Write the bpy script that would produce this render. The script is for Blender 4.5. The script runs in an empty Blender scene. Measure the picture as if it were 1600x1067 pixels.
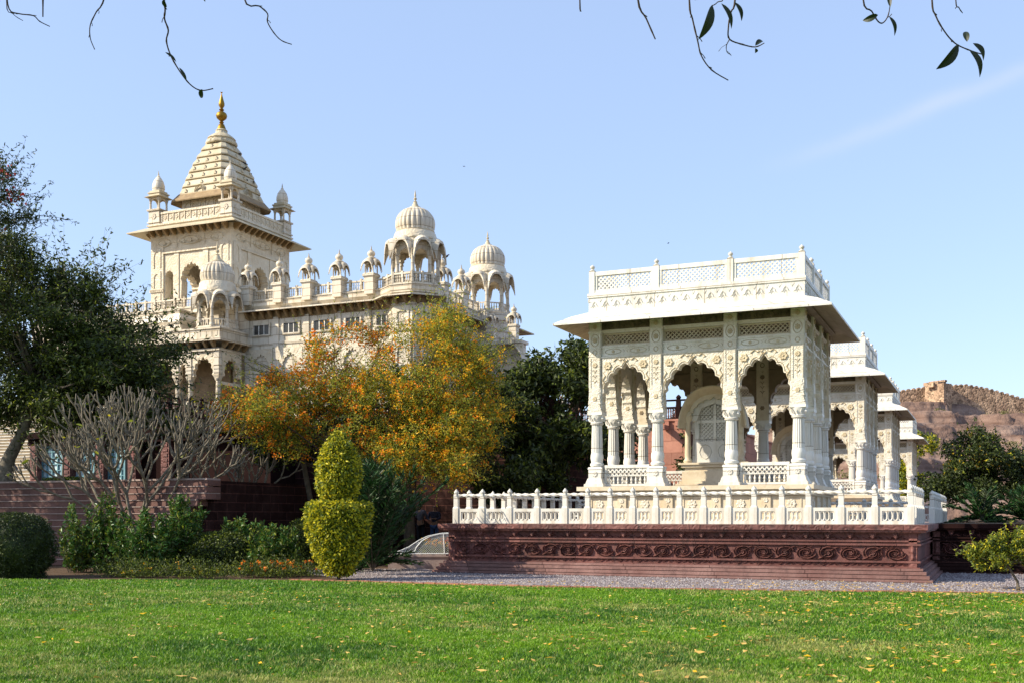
import bpy, bmesh, math, random
import numpy as np
from mathutils import Vector, Matrix, noise

R = math.radians
rnd = random.Random(7)
nrg = np.random.default_rng(7)
scene = bpy.context.scene
COL = scene.collection

# ------------------------------------------------------------------ camera
F_PX, HORIZON, EYE = 1714.0, 808.0, 1.6
YAW = math.atan(753 / 1714)
SN, CS = math.sin(YAW), math.cos(YAW)
cam_d = bpy.data.cameras.new("camera")
cam = bpy.data.objects.new("camera", cam_d)
COL.objects.link(cam)
cam.location = (0, 0, EYE)
cam.rotation_euler = (R(90), 0, YAW)
cam_d.sensor_width = 36
cam_d.lens = F_PX / 1600 * 36
cam_d.shift_y = (HORIZON - 533.5) / 1600
cam_d.clip_end = 4000
scene.camera = cam

# ------------------------------------------------------------------ light
SUN_EL = R(33)
SUN_H = Vector((-0.80, -0.60, 0)).normalized()
SUN = Vector((SUN_H.x * math.cos(SUN_EL), SUN_H.y * math.cos(SUN_EL), math.sin(SUN_EL)))
sl = bpy.data.lights.new("sun", 'SUN')
sl.energy = 3.7
sl.angle = R(0.5)
sl.color = (1.0, 0.90, 0.73)
so = bpy.data.objects.new("sun", sl)
COL.objects.link(so)
so.rotation_euler = SUN.to_track_quat('Z', 'Y').to_euler()
so.location = (-40, -20, 60)

world = bpy.data.worlds.new("World")
scene.world = world
world.use_nodes = True
wn = world.node_tree
wn.nodes.clear()
wo = wn.nodes.new("ShaderNodeOutputWorld")
bg = wn.nodes.new("ShaderNodeBackground")
sky = wn.nodes.new("ShaderNodeTexSky")
sky.sky_type = 'NISHITA'
sky.sun_disc = False
sky.sun_elevation = SUN_EL
sky.sun_rotation = math.atan2(SUN_H.x, SUN_H.y)
sky.air_density = 1.0
sky.dust_density = 1.0
sky.ozone_density = 1.6
bg.inputs[1].default_value = 0.15


def wmath(op, a, b=None, c=None):
    n = wn.nodes.new("ShaderNodeMath")
    n.operation = op
    for i, v in enumerate((a, b, c)):
        if v is None:
            continue
        if isinstance(v, (int, float)):
            n.inputs[i].default_value = v
        else:
            wn.links.new(v, n.inputs[i])
    return n.outputs[0]


def pixdir(px, py):
    fx, lx, z = F_PX, px - 800, HORIZON - py
    return Vector((-SN * fx + CS * lx, CS * fx + SN * lx, z)).normalized()


# a thin streak of high cloud (a direction on the sky, soft edged)
tc = wn.nodes.new("ShaderNodeTexCoord")
A, B = pixdir(1180, 268), pixdir(1600, 110)
nrm = A.cross(B).normalized()
along = (B - A).normalized()
def vdot(vec):
    n = wn.nodes.new("ShaderNodeVectorMath"); n.operation = 'DOT_PRODUCT'
    wn.links.new(tc.outputs['Generated'], n.inputs[0]); n.inputs[1].default_value = vec
    return n.outputs['Value']
nz = wn.nodes.new("ShaderNodeTexNoise")
nz.inputs['Scale'].default_value = 9
nz.inputs['Detail'].default_value = 6
wn.links.new(tc.outputs['Generated'], nz.inputs['Vector'])
off = wmath('ADD', vdot(nrm), wmath('MULTIPLY', wmath('SUBTRACT', nz.outputs['Fac'], 0.5), 0.02))
band = wmath('POWER', 2.718, wmath('MULTIPLY', wmath('POWER', wmath('ABSOLUTE', off), 2.0), -20000.0))
t0 = A.dot(along)
t1 = B.dot(along)
mr = wn.nodes.new("ShaderNodeMapRange"); mr.interpolation_type = 'SMOOTHSTEP'
wn.links.new(vdot(along), mr.inputs[0])
mr.inputs[1].default_value = t0 - 0.01; mr.inputs[2].default_value = t0 + 0.10
mr2 = wn.nodes.new("ShaderNodeMapRange"); mr2.interpolation_type = 'SMOOTHSTEP'
wn.links.new(vdot(along), mr2.inputs[0])
mr2.inputs[1].default_value = t1 + 0.10; mr2.inputs[2].default_value = t1 - 0.05
fac = wmath('MULTIPLY', wmath('MULTIPLY', band, mr.outputs[0]), mr2.outputs[0])
fac = wmath('MULTIPLY', fac, wmath('MULTIPLY', nz.outputs['Fac'], 0.55))
tint = wn.nodes.new("ShaderNodeMix"); tint.data_type = 'RGBA'
wn.links.new(fac, tint.inputs['Factor'])
veil = wn.nodes.new("ShaderNodeMix"); veil.data_type = 'RGBA'
veil.inputs['Factor'].default_value = 0.6
veil.inputs['B'].default_value = (1.75, 2.25, 3.35, 1)
wn.links.new(sky.outputs[0], veil.inputs['A'])
wn.links.new(veil.outputs['Result'], tint.inputs['A'])
tint.inputs['B'].default_value = (3.0, 3.1, 3.4, 1)
wn.links.new(tint.outputs['Result'], bg.inputs[0])
wn.links.new(bg.outputs[0], wo.inputs[0])

scene.view_settings.view_transform = 'Standard'
scene.view_settings.look = 'None'
scene.view_settings.exposure = 0.98
scene.view_settings.gamma = 1.0
scene.render.engine = 'CYCLES'
scene.cycles.max_bounces = 6
scene.cycles.diffuse_bounces = 2
scene.cycles.glossy_bounces = 2
scene.cycles.transparent_max_bounces = 8


# ------------------------------------------------------------------ placing helpers
def at_y(px, Y):
    a, b = -SN * F_PX + (px - 800) * CS, CS * F_PX + (px - 800) * SN
    return a * Y / b

def zat(px, py, Y):
    b = CS * F_PX + (px - 800) * SN
    return EYE + (HORIZON - py) * Y / b

def P(px, py, d):
    l = (px - 800) * d / F_PX
    return Vector((CS * l - SN * d, SN * l + CS * d, EYE + (HORIZON - py) * d / F_PX))

def ground(px, py, z=0.0):
    return P(px, py, F_PX * (EYE - z) / (py - HORIZON))


# ------------------------------------------------------------------ materials
def new_mat(name):
    m = bpy.data.materials.new(name)
    m.use_nodes = True
    nt = m.node_tree
    return m, nt, nt.nodes['Principled BSDF']

def lk(nt, a, b):
    nt.links.new(a, b)

def stone(name, c1, c2, scale=1.5, rough=0.6, bump=0.15, bscale=30, stain=None, stain_amt=0.0,
          brick=None, carve=0.0, carve_scale=6, spec=0.4, streak=False):
    m, nt, bs = new_mat(name)
    tc = nt.nodes.new("ShaderNodeTexCoord")
    n1 = nt.nodes.new("ShaderNodeTexNoise")
    n1.inputs['Scale'].default_value = scale
    n1.inputs['Detail'].default_value = 8
    n1.inputs['Roughness'].default_value = 0.65
    lk(nt, tc.outputs['Object'], n1.inputs['Vector'])
    r1 = nt.nodes.new("ShaderNodeValToRGB")
    r1.color_ramp.elements[0].position = 0.32
    r1.color_ramp.elements[1].position = 0.68
    r1.color_ramp.elements[0].color = (*c1, 1)
    r1.color_ramp.elements[1].color = (*c2, 1)
    lk(nt, n1.outputs['Fac'], r1.inputs[0])
    col = r1.outputs[0]
    if stain:
        mp = nt.nodes.new("ShaderNodeMapping")
        mp.inputs['Scale'].default_value = (2.2, 2.2, 0.35 if streak else 1.6)
        lk(nt, tc.outputs['Object'], mp.inputs[0])
        n2 = nt.nodes.new("ShaderNodeTexNoise")
        n2.inputs['Scale'].default_value = scale * 1.4
        n2.inputs['Detail'].default_value = 9
        n2.inputs['Roughness'].default_value = 0.7
        lk(nt, mp.outputs[0], n2.inputs['Vector'])
        r2 = nt.nodes.new("ShaderNodeValToRGB")
        r2.color_ramp.elements[0].position = 0.50
        r2.color_ramp.elements[1].position = 0.72
        r2.color_ramp.elements[0].color = (0, 0, 0, 1)
        r2.color_ramp.elements[1].color = (stain_amt,) * 3 + (1,)
        lk(nt, n2.outputs['Fac'], r2.inputs[0])
        mx = nt.nodes.new("ShaderNodeMix")
        mx.data_type = 'RGBA'
        lk(nt, r2.outputs[0], mx.inputs['Factor'])
        lk(nt, col, mx.inputs['A'])
        mx.inputs['B'].default_value = (*stain, 1)
        col = mx.outputs['Result']
    hgt = None
    if brick:
        bw, bh, mcol, tone, mort = brick
        sp = nt.nodes.new("ShaderNodeSeparateXYZ")
        cb = nt.nodes.new("ShaderNodeCombineXYZ")
        lk(nt, tc.outputs['Object'], sp.inputs[0])
        ad = nt.nodes.new("ShaderNodeMath"); ad.operation = 'ADD'
        lk(nt, sp.outputs[0], ad.inputs[0]); lk(nt, sp.outputs[1], ad.inputs[1])
        lk(nt, ad.outputs[0], cb.inputs[0])
        lk(nt, sp.outputs[2], cb.inputs[1])
        bt = nt.nodes.new("ShaderNodeTexBrick")
        bt.inputs['Scale'].default_value = 1.0
        bt.inputs['Brick Width'].default_value = bw
        bt.inputs['Row Height'].default_value = bh
        bt.inputs['Mortar Size'].default_value = mort
        bt.inputs['Mortar Smooth'].default_value = 0.3
        lo_, hi_ = (0.78, 1.1) if not tone else tone
        bt.inputs['Color1'].default_value = (lo_, lo_, lo_, 1)
        bt.inputs['Color2'].default_value = (hi_, hi_, hi_, 1)
        bt.inputs['Mortar'].default_value = (*mcol, 1)
        lk(nt, cb.outputs[0], bt.inputs['Vector'])
        mu = nt.nodes.new("ShaderNodeMix"); mu.data_type = 'RGBA'; mu.blend_type = 'MULTIPLY'
        mu.inputs['Factor'].default_value = 1
        lk(nt, col, mu.inputs['A']); lk(nt, bt.outputs['Color'], mu.inputs['B'])
        col = mu.outputs['Result']
        inv = nt.nodes.new("ShaderNodeMath"); inv.operation = 'SUBTRACT'
        inv.inputs[0].default_value = 1
        lk(nt, bt.outputs['Fac'], inv.inputs[1])
        hgt = inv.outputs[0]
    lk(nt, col, bs.inputs['Base Color'])
    bs.inputs['Roughness'].default_value = rough
    bs.inputs['Specular IOR Level'].default_value = spec
    n3 = nt.nodes.new("ShaderNodeTexNoise")
    n3.inputs['Scale'].default_value = bscale
    n3.inputs['Detail'].default_value = 5
    lk(nt, tc.outputs['Object'], n3.inputs['Vector'])
    b1 = nt.nodes.new("ShaderNodeBump")
    b1.inputs['Strength'].default_value = bump
    b1.inputs['Distance'].default_value = 0.03
    lk(nt, n3.outputs['Fac'], b1.inputs['Height'])
    last = b1
    if carve:
        vo = nt.nodes.new("ShaderNodeTexVoronoi")
        vo.feature = 'SMOOTH_F1'
        vo.inputs['Scale'].default_value = carve_scale
        lk(nt, tc.outputs['Object'], vo.inputs['Vector'])
        sn = nt.nodes.new("ShaderNodeMath"); sn.operation = 'SINE'
        mm = nt.nodes.new("ShaderNodeMath"); mm.operation = 'MULTIPLY'
        mm.inputs[1].default_value = 22
        lk(nt, vo.outputs['Distance'], mm.inputs[0]); lk(nt, mm.outputs[0], sn.inputs[0])
        b2 = nt.nodes.new("ShaderNodeBump")
        b2.inputs['Strength'].default_value = carve
        b2.inputs['Distance'].default_value = 0.02
        lk(nt, sn.outputs[0], b2.inputs['Height'])
        lk(nt, last.outputs[0], b2.inputs['Normal'])
        last = b2
    if hgt is not None:
        b3 = nt.nodes.new("ShaderNodeBump")
        b3.inputs['Strength'].default_value = 0.7
        b3.inputs['Distance'].default_value = 0.02
        lk(nt, hgt, b3.inputs['Height'])
        lk(nt, last.outputs[0], b3.inputs['Normal'])
        last = b3
    lk(nt, last.outputs[0], bs.inputs['Normal'])
    return m

def leafm(name, c, c2=None, trans=0.35, rough=0.5, var=0.35):
    m, nt, bs = new_mat(name)
    c2 = c2 or tuple(x * 0.55 for x in c)
    tc = nt.nodes.new("ShaderNodeTexCoord")
    n1 = nt.nodes.new("ShaderNodeTexNoise")
    n1.inputs['Scale'].default_value = 2.5
    n1.inputs['Detail'].default_value = 6
    lk(nt, tc.outputs['Object'], n1.inputs['Vector'])
    wnn = nt.nodes.new("ShaderNodeTexWhiteNoise"); wnn.noise_dimensions = '3D'
    sc = nt.nodes.new("ShaderNodeVectorMath"); sc.operation = 'SNAP'
    sc.inputs[1].default_value = (0.12, 0.12, 0.12)
    lk(nt, tc.outputs['Object'], sc.inputs[0]); lk(nt, sc.outputs[0], wnn.inputs[0])
    av = nt.nodes.new("ShaderNodeMath"); av.operation = 'MULTIPLY_ADD'
    av.inputs[1].default_value = var; 
    lk(nt, wnn.outputs[0], av.inputs[0]); lk(nt, n1.outputs['Fac'], av.inputs[2])
    r = nt.nodes.new("ShaderNodeValToRGB")
    r.color_ramp.elements[0].position = 0.4
    r.color_ramp.elements[1].position = 0.9
    r.color_ramp.elements[0].color = (*c2, 1)
    r.color_ramp.elements[1].color = (*c, 1)
    lk(nt, av.outputs[0], r.inputs[0])
    lk(nt, r.outputs[0], bs.inputs['Base Color'])
    bs.inputs['Roughness'].default_value = rough
    bs.inputs['Specular IOR Level'].default_value = 0.35
    tr = nt.nodes.new("ShaderNodeBsdfTranslucent")
    lk(nt, r.outputs[0], tr.inputs[0])
    mx = nt.nodes.new("ShaderNodeMixShader")
    mx.inputs[0].default_value = trans
    lk(nt, bs.outputs[0], mx.inputs[1]); lk(nt, tr.outputs[0], mx.inputs[2])
    lk(nt, mx.outputs[0], nt.nodes['Material Output'].inputs[0])
    return m

def plain(name, c, rough=0.6, metal=0.0, spec=0.4):
    return stone(name, tuple(x * 0.85 for x in c), c, scale=4, rough=rough, bump=0.08, spec=spec) if not metal else metalm(name, c, rough)

def metalm(name, c, rough):
    m, nt, bs = new_mat(name)
    tc = nt.nodes.new("ShaderNodeTexCoord")
    n1 = nt.nodes.new("ShaderNodeTexNoise"); n1.inputs['Scale'].default_value = 5
    lk(nt, tc.outputs['Object'], n1.inputs['Vector'])
    r = nt.nodes.new("ShaderNodeValToRGB")
    r.color_ramp.elements[0].color = (*[x * 0.6 for x in c], 1)
    r.color_ramp.elements[1].color = (*c, 1)
    lk(nt, n1.outputs['Fac'], r.inputs[0]); lk(nt, r.outputs[0], bs.inputs['Base Color'])
    bs.inputs['Metallic'].default_value = 1
    bs.inputs['Roughness'].default_value = rough
    return m

M = {}
M['marble'] = stone('white_marble', (0.66, 0.625, 0.545), (0.76, 0.735, 0.67), 1.2, 0.45, 0.10, 25, (0.40, 0.34, 0.24), 0.75, streak=True, brick=(1.45, .74, (.50, .45, .38), (.88, 1.05), .011))
M['carved'] = stone('carved_marble', (0.60, 0.54, 0.42), (0.72, 0.68, 0.58), 1.5, 0.5, 0.12, 25, (0.42, 0.33, 0.20), 0.6, carve=0.28, carve_scale=9)
M['relief'] = stone('carved_relief_marble', (0.44, 0.35, 0.21), (0.58, 0.49, 0.33), 2.5, 0.55, 0.15, 40, (0.34, 0.26, 0.15), 0.6)
M['soffit'] = stone('shaded_soffit_marble', (0.34, 0.26, 0.16), (0.46, 0.37, 0.24), 1.2, 0.7, 0.15, 20, (0.20, 0.14, 0.08), 0.6)  # eave underside marble; shade and warm bounce light are in the colour
M['grime_shade'] = stone('grime_shade_marble', (0.05, 0.04, 0.025), (0.22, 0.175, 0.11), 3.5, 0.7, 0.2, 25, (0.04, 0.035, 0.025), 0.8)  # stained frieze, with eave shade worked into the dark colour
M['inner'] = stone('stained_shaded_interior_marble', (0.15, 0.105, 0.058), (0.27, 0.20, 0.12), 1.6, 0.6, 0.12, 25, (0.14, 0.10, 0.06), 0.7)  # brown stain plus interior shade put into the colour
M['warm'] = stone('warm_marble', (0.56, 0.46, 0.31), (0.67, 0.58, 0.43), 1.4, 0.5, 0.10, 25, (0.42, 0.30, 0.16), 0.6)
M['under'] = stone('stained_shaded_marble', (0.17, 0.125, 0.07), (0.28, 0.215, 0.13), 2.2, 0.6, 0.12, 25, (0.16, 0.13, 0.09), 0.75)  # stained marble, coloured darker still for shade under eaves and ceilings
M['cream'] = stone('cream_marble', (0.56, 0.48, 0.35), (0.70, 0.63, 0.51), 0.7, 0.5, 0.12, 12, (0.36, 0.27, 0.15), 0.8, streak=True, brick=(1.3, .55, (.55, .48, .38), (.84, 1.07), .02))
M['creamcarve'] = stone('carved_cream_marble', (0.54, 0.45, 0.31), (0.68, 0.60, 0.46), 0.8, 0.55, 0.12, 12, (0.45, 0.34, 0.20), 0.6, carve=0.4, carve_scale=3.2)
M['spire'] = stone('weathered_marble', (0.42, 0.34, 0.21), (0.60, 0.52, 0.36), 0.9, 0.6, 0.2, 10, (0.32, 0.25, 0.14), 0.6, streak=True)
M['ochre'] = stone('ochre_stone', (0.20, 0.125, 0.055), (0.36, 0.25, 0.12), 2, 0.6, 0.15, 20, (0.2, 0.13, 0.07), 0.5)
M['pink_inlay'] = stone('pink_inlay', (0.62, 0.42, 0.28), (0.70, 0.52, 0.38), 3, 0.6, 0.1, 20)
M['red'] = stone('dark_red_sandstone', (0.125, 0.042, 0.034), (0.21, 0.085, 0.070), 1.3, 0.75, 0.35, 14, (0.035, 0.025, 0.023), 0.9, brick=(1.7, 1.9, (.3, .28, .28), (.72, 1.2), .010))
M['redstep'] = stone('worn_pink_step_stone', (0.20, 0.095, 0.080), (0.31, 0.18, 0.155), 1.2, 0.8, 0.3, 14, (0.09, 0.05, 0.045), 0.8, brick=(2.4, 5, (.35, .3, .3), 0, .012))
M['redcarve'] = stone('carved_red_sandstone', (0.12, 0.042, 0.035), (0.22, 0.088, 0.072), 1.6, 0.7, 0.3, 18, (0.022, 0.018, 0.017), 0.95, carve=0.35, carve_scale=5, brick=(1.7, 1.9, (.3, .28, .28), (.62, 1.3), .010))
M['redwall'] = stone('shaded_red_sandstone_wall', (0.018, 0.0085, 0.008), (0.036, 0.018, 0.016), 1.0, 0.95, 0.3, 14, (0.06, 0.035, 0.03), 0.6, brick=(0.95, 0.30, (3.0, 2.7, 2.5), 0, 0.014), spec=0.03)  # dark red stone with tree shade put into the colour
M['reddark'] = stone('shaded_maroon_sandstone', (0.010, 0.0042, 0.004), (0.026, 0.0105, 0.0095), 1.5, 0.9, 0.25, 14, spec=0.08)  # maroon stone; tree shade is painted into its colour
M['pink'] = stone('pink_sandstone_wall', (0.34, 0.14, 0.095), (0.47, 0.225, 0.155), 0.8, 0.85, 0.3, 14, (0.30, 0.13, 0.09), 0.6, brick=(1.15, 0.62, (0.7, 0.62, 0.6), 0, 0.014))
M['tread'] = stone('pale_red_stone', (0.27, 0.19, 0.165), (0.40, 0.31, 0.275), 2, 0.8, 0.2, 20)
M['gold'] = metalm('gilded_copper', (0.36, 0.21, 0.035), 0.5)
M['dark'] = plain('dark_window_glass', (0.035, 0.035, 0.03), 0.25)
M['blue'] = stone('pale_blue_paint', (0.42, 0.54, 0.56), (0.55, 0.66, 0.67), 3, 0.6, 0.1, 20)
M['blue2'] = stone('turquoise_paint', (0.12, 0.26, 0.30), (0.16, 0.33, 0.38), 3, 0.6, 0.1, 20)
M['wire'] = plain('white_painted_steel', (0.62, 0.64, 0.62), 0.4)
M['bark'] = stone('grey_bark', (0.055, 0.042, 0.028), (0.12, 0.095, 0.065), 6, 0.9, 0.6, 25)
M['palebark'] = stone('pale_smooth_bark', (0.085, 0.068, 0.046), (0.24, 0.205, 0.15), 7, 0.8, 0.4, 30)
M['twig'] = stone('dark_twig_bark', (0.035, 0.022, 0.015), (0.07, 0.045, 0.03), 8, 0.9, 0.3, 40)
M['lf_dark'] = leafm('dark_green_leaf', (0.050, 0.070, 0.016), (0.016, 0.026, 0.007), 0.22)
M['lf_mid'] = leafm('green_leaf', (0.10, 0.135, 0.018), (0.038, 0.058, 0.010), 0.3)
M['lf_shrub'] = leafm('glossy_shrub_leaf', (0.075, 0.17, 0.028), (0.03, 0.085, 0.014), 0.25, rough=.32)
M['lf_lite'] = leafm('light_green_leaf', (0.26, 0.30, 0.030), (0.13, 0.17, 0.02), 0.4)
M['lf_yel'] = leafm('yellow_green_leaf', (0.74, 0.62, 0.030), (0.42, 0.40, 0.02), 0.35)
M['lf_olive'] = leafm('olive_gold_leaf', (0.62, 0.52, 0.05), (0.36, 0.32, 0.04), 0.5)
M['lf_fresh'] = leafm('fresh_green_leaf', (0.32, 0.38, 0.04), (0.16, 0.21, 0.025), 0.5)
M['lf_sil'] = leafm('silhouette_leaf', (0.022, 0.032, 0.010), (0.010, 0.016, 0.006), 0.08)  # near-black: the backlit silhouette is put into the leaf colour
M['lf_gold'] = leafm('golden_leaf', (0.62, 0.40, 0.03), (0.40, 0.26, 0.02), 0.45)
M['fl_or'] = leafm('orange_blossom', (0.95, 0.30, 0.012), (0.80, 0.19, 0.01), 0.4)
M['fl_am'] = leafm('amber_blossom', (0.98, 0.60, 0.02), (0.80, 0.42, 0.015), 0.4)
M['fl_red'] = leafm('red_blossom', (0.55, 0.04, 0.03), (0.3, 0.02, 0.02), 0.3)
M['cyc'] = leafm('deep_green_frond', (0.035, 0.10, 0.022), (0.014, 0.045, 0.010), 0.2)
M['grassA'] = leafm('grass_blade', (0.20, 0.36, 0.012), (0.09, 0.20, 0.008), 0.3)
M['grassB'] = leafm('dark_grass_blade', (0.07, 0.18, 0.010), (0.03, 0.09, 0.008), 0.25)
M['grassC'] = leafm('straw_blade', (0.42, 0.42, 0.12), (0.24, 0.27, 0.06), 0.3)
M['fallen'] = leafm('dry_yellow_leaf', (0.72, 0.48, 0.12), (0.42, 0.24, 0.05), 0.2)
M['skin'] = plain('brown_skin', (0.28, 0.15, 0.09), 0.55)
M['hair'] = plain('black_hair', (0.015, 0.012, 0.01), 0.5)
M['bird'] = plain('dark_feather', (0.03, 0.03, 0.035), 0.6)

def ground_mat(name, cols, scale, bump, bscale, dist=0.02, vor=0.0, stretch=None):
    m, nt, bs = new_mat(name)
    tc = nt.nodes.new("ShaderNodeTexCoord")
    n1 = nt.nodes.new("ShaderNodeTexNoise")
    n1.inputs['Scale'].default_value = scale
    n1.inputs['Detail'].default_value = 10
    n1.inputs['Roughness'].default_value = 0.7
    if stretch:
        mp = nt.nodes.new("ShaderNodeMapping"); mp.inputs['Scale'].default_value = stretch
        lk(nt, tc.outputs['Object'], mp.inputs[0]); lk(nt, mp.outputs[0], n1.inputs['Vector'])
    else: lk(nt, tc.outputs['Object'], n1.inputs['Vector'])
    r = nt.nodes.new("ShaderNodeValToRGB")
    while len(r.color_ramp.elements) < len(cols):
        r.color_ramp.elements.new(0.5)
    for i, c in enumerate(cols):
        r.color_ramp.elements[i].position = 0.3 + 0.4 * i / (len(cols) - 1)
        r.color_ramp.elements[i].color = (*c, 1)
    lk(nt, n1.outputs['Fac'], r.inputs[0])
    col = r.outputs[0]
    h = nt.nodes.new("ShaderNodeTexNoise")
    h.inputs['Scale'].default_value = bscale
    h.inputs['Detail'].default_value = 6
    lk(nt, tc.outputs['Object'], h.inputs['Vector'])
    hh = h.outputs['Fac']
    if vor:
        v = nt.nodes.new("ShaderNodeTexVoronoi")
        v.inputs['Scale'].default_value = vor
        lk(nt, tc.outputs['Object'], v.inputs['Vector'])
        mx = nt.nodes.new("ShaderNodeMix"); mx.data_type = 'RGBA'; mx.blend_type = 'MULTIPLY'
        mx.inputs['Factor'].default_value = 0.75
        rr = nt.nodes.new("ShaderNodeValToRGB")
        rr.color_ramp.elements[0].color = (0.25, 0.23, 0.24, 1); rr.color_ramp.elements[1].color = (1.7, 1.62, 1.6, 1)
        sp = nt.nodes.new("ShaderNodeSeparateColor"); lk(nt, v.outputs['Color'], sp.inputs[0])
        lk(nt, sp.outputs[0], rr.inputs[0])
        lk(nt, col, mx.inputs['A']); lk(nt, rr.outputs[0], mx.inputs['B'])
        col = mx.outputs['Result']
        sm = nt.nodes.new("ShaderNodeMath"); sm.operation = 'SUBTRACT'; sm.inputs[0].default_value = 1
        lk(nt, v.outputs['Distance'], sm.inputs[1]); hh = sm.outputs[0]
    lk(nt, col, bs.inputs['Base Color'])
    bs.inputs['Roughness'].default_value = 0.95
    bs.inputs['Specular IOR Level'].default_value = 0.1
    b = nt.nodes.new("ShaderNodeBump")
    b.inputs['Strength'].default_value = bump
    b.inputs['Distance'].default_value = dist
    lk(nt, hh, b.inputs['Height']); lk(nt, b.outputs[0], bs.inputs['Normal'])
    return m

M['lawn'] = ground_mat('lawn_turf', [(0.04, 0.11, 0.006), (0.075, 0.17, 0.010), (0.12, 0.21, 0.02)], 0.8, 0.8, 60)
M['soil'] = ground_mat('garden_soil', [(0.05, 0.032, 0.02), (0.10, 0.065, 0.04), (0.16, 0.11, 0.075)], 3, 0.9, 25)
M['earth'] = ground_mat('dry_earth', [(0.16, 0.11, 0.075), (0.24, 0.17, 0.12), (0.2, 0.15, 0.08)], 0.2, 0.6, 4)
M['gravel'] = ground_mat('grey_gravel', [(0.20, 0.17, 0.17), (0.27, 0.235, 0.23), (0.34, 0.30, 0.29)], 2, 1.0, 25, 0.03, 26)
M['rock'] = ground_mat('hill_rock', [(0.075, 0.042, 0.032), (0.20, 0.13, 0.10), (0.31, 0.22, 0.175)], 1.0, 0.9, 0.45, 1.2, stretch=(0.05, 0.05, 0.55))
M['rubble'] = ground_mat('rubble_masonry', [(0.24, 0.16, 0.11), (0.34, 0.24, 0.16), (0.42, 0.31, 0.21)], 0.35, 0.8, 1.5, 0.12, 2.6)


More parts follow.
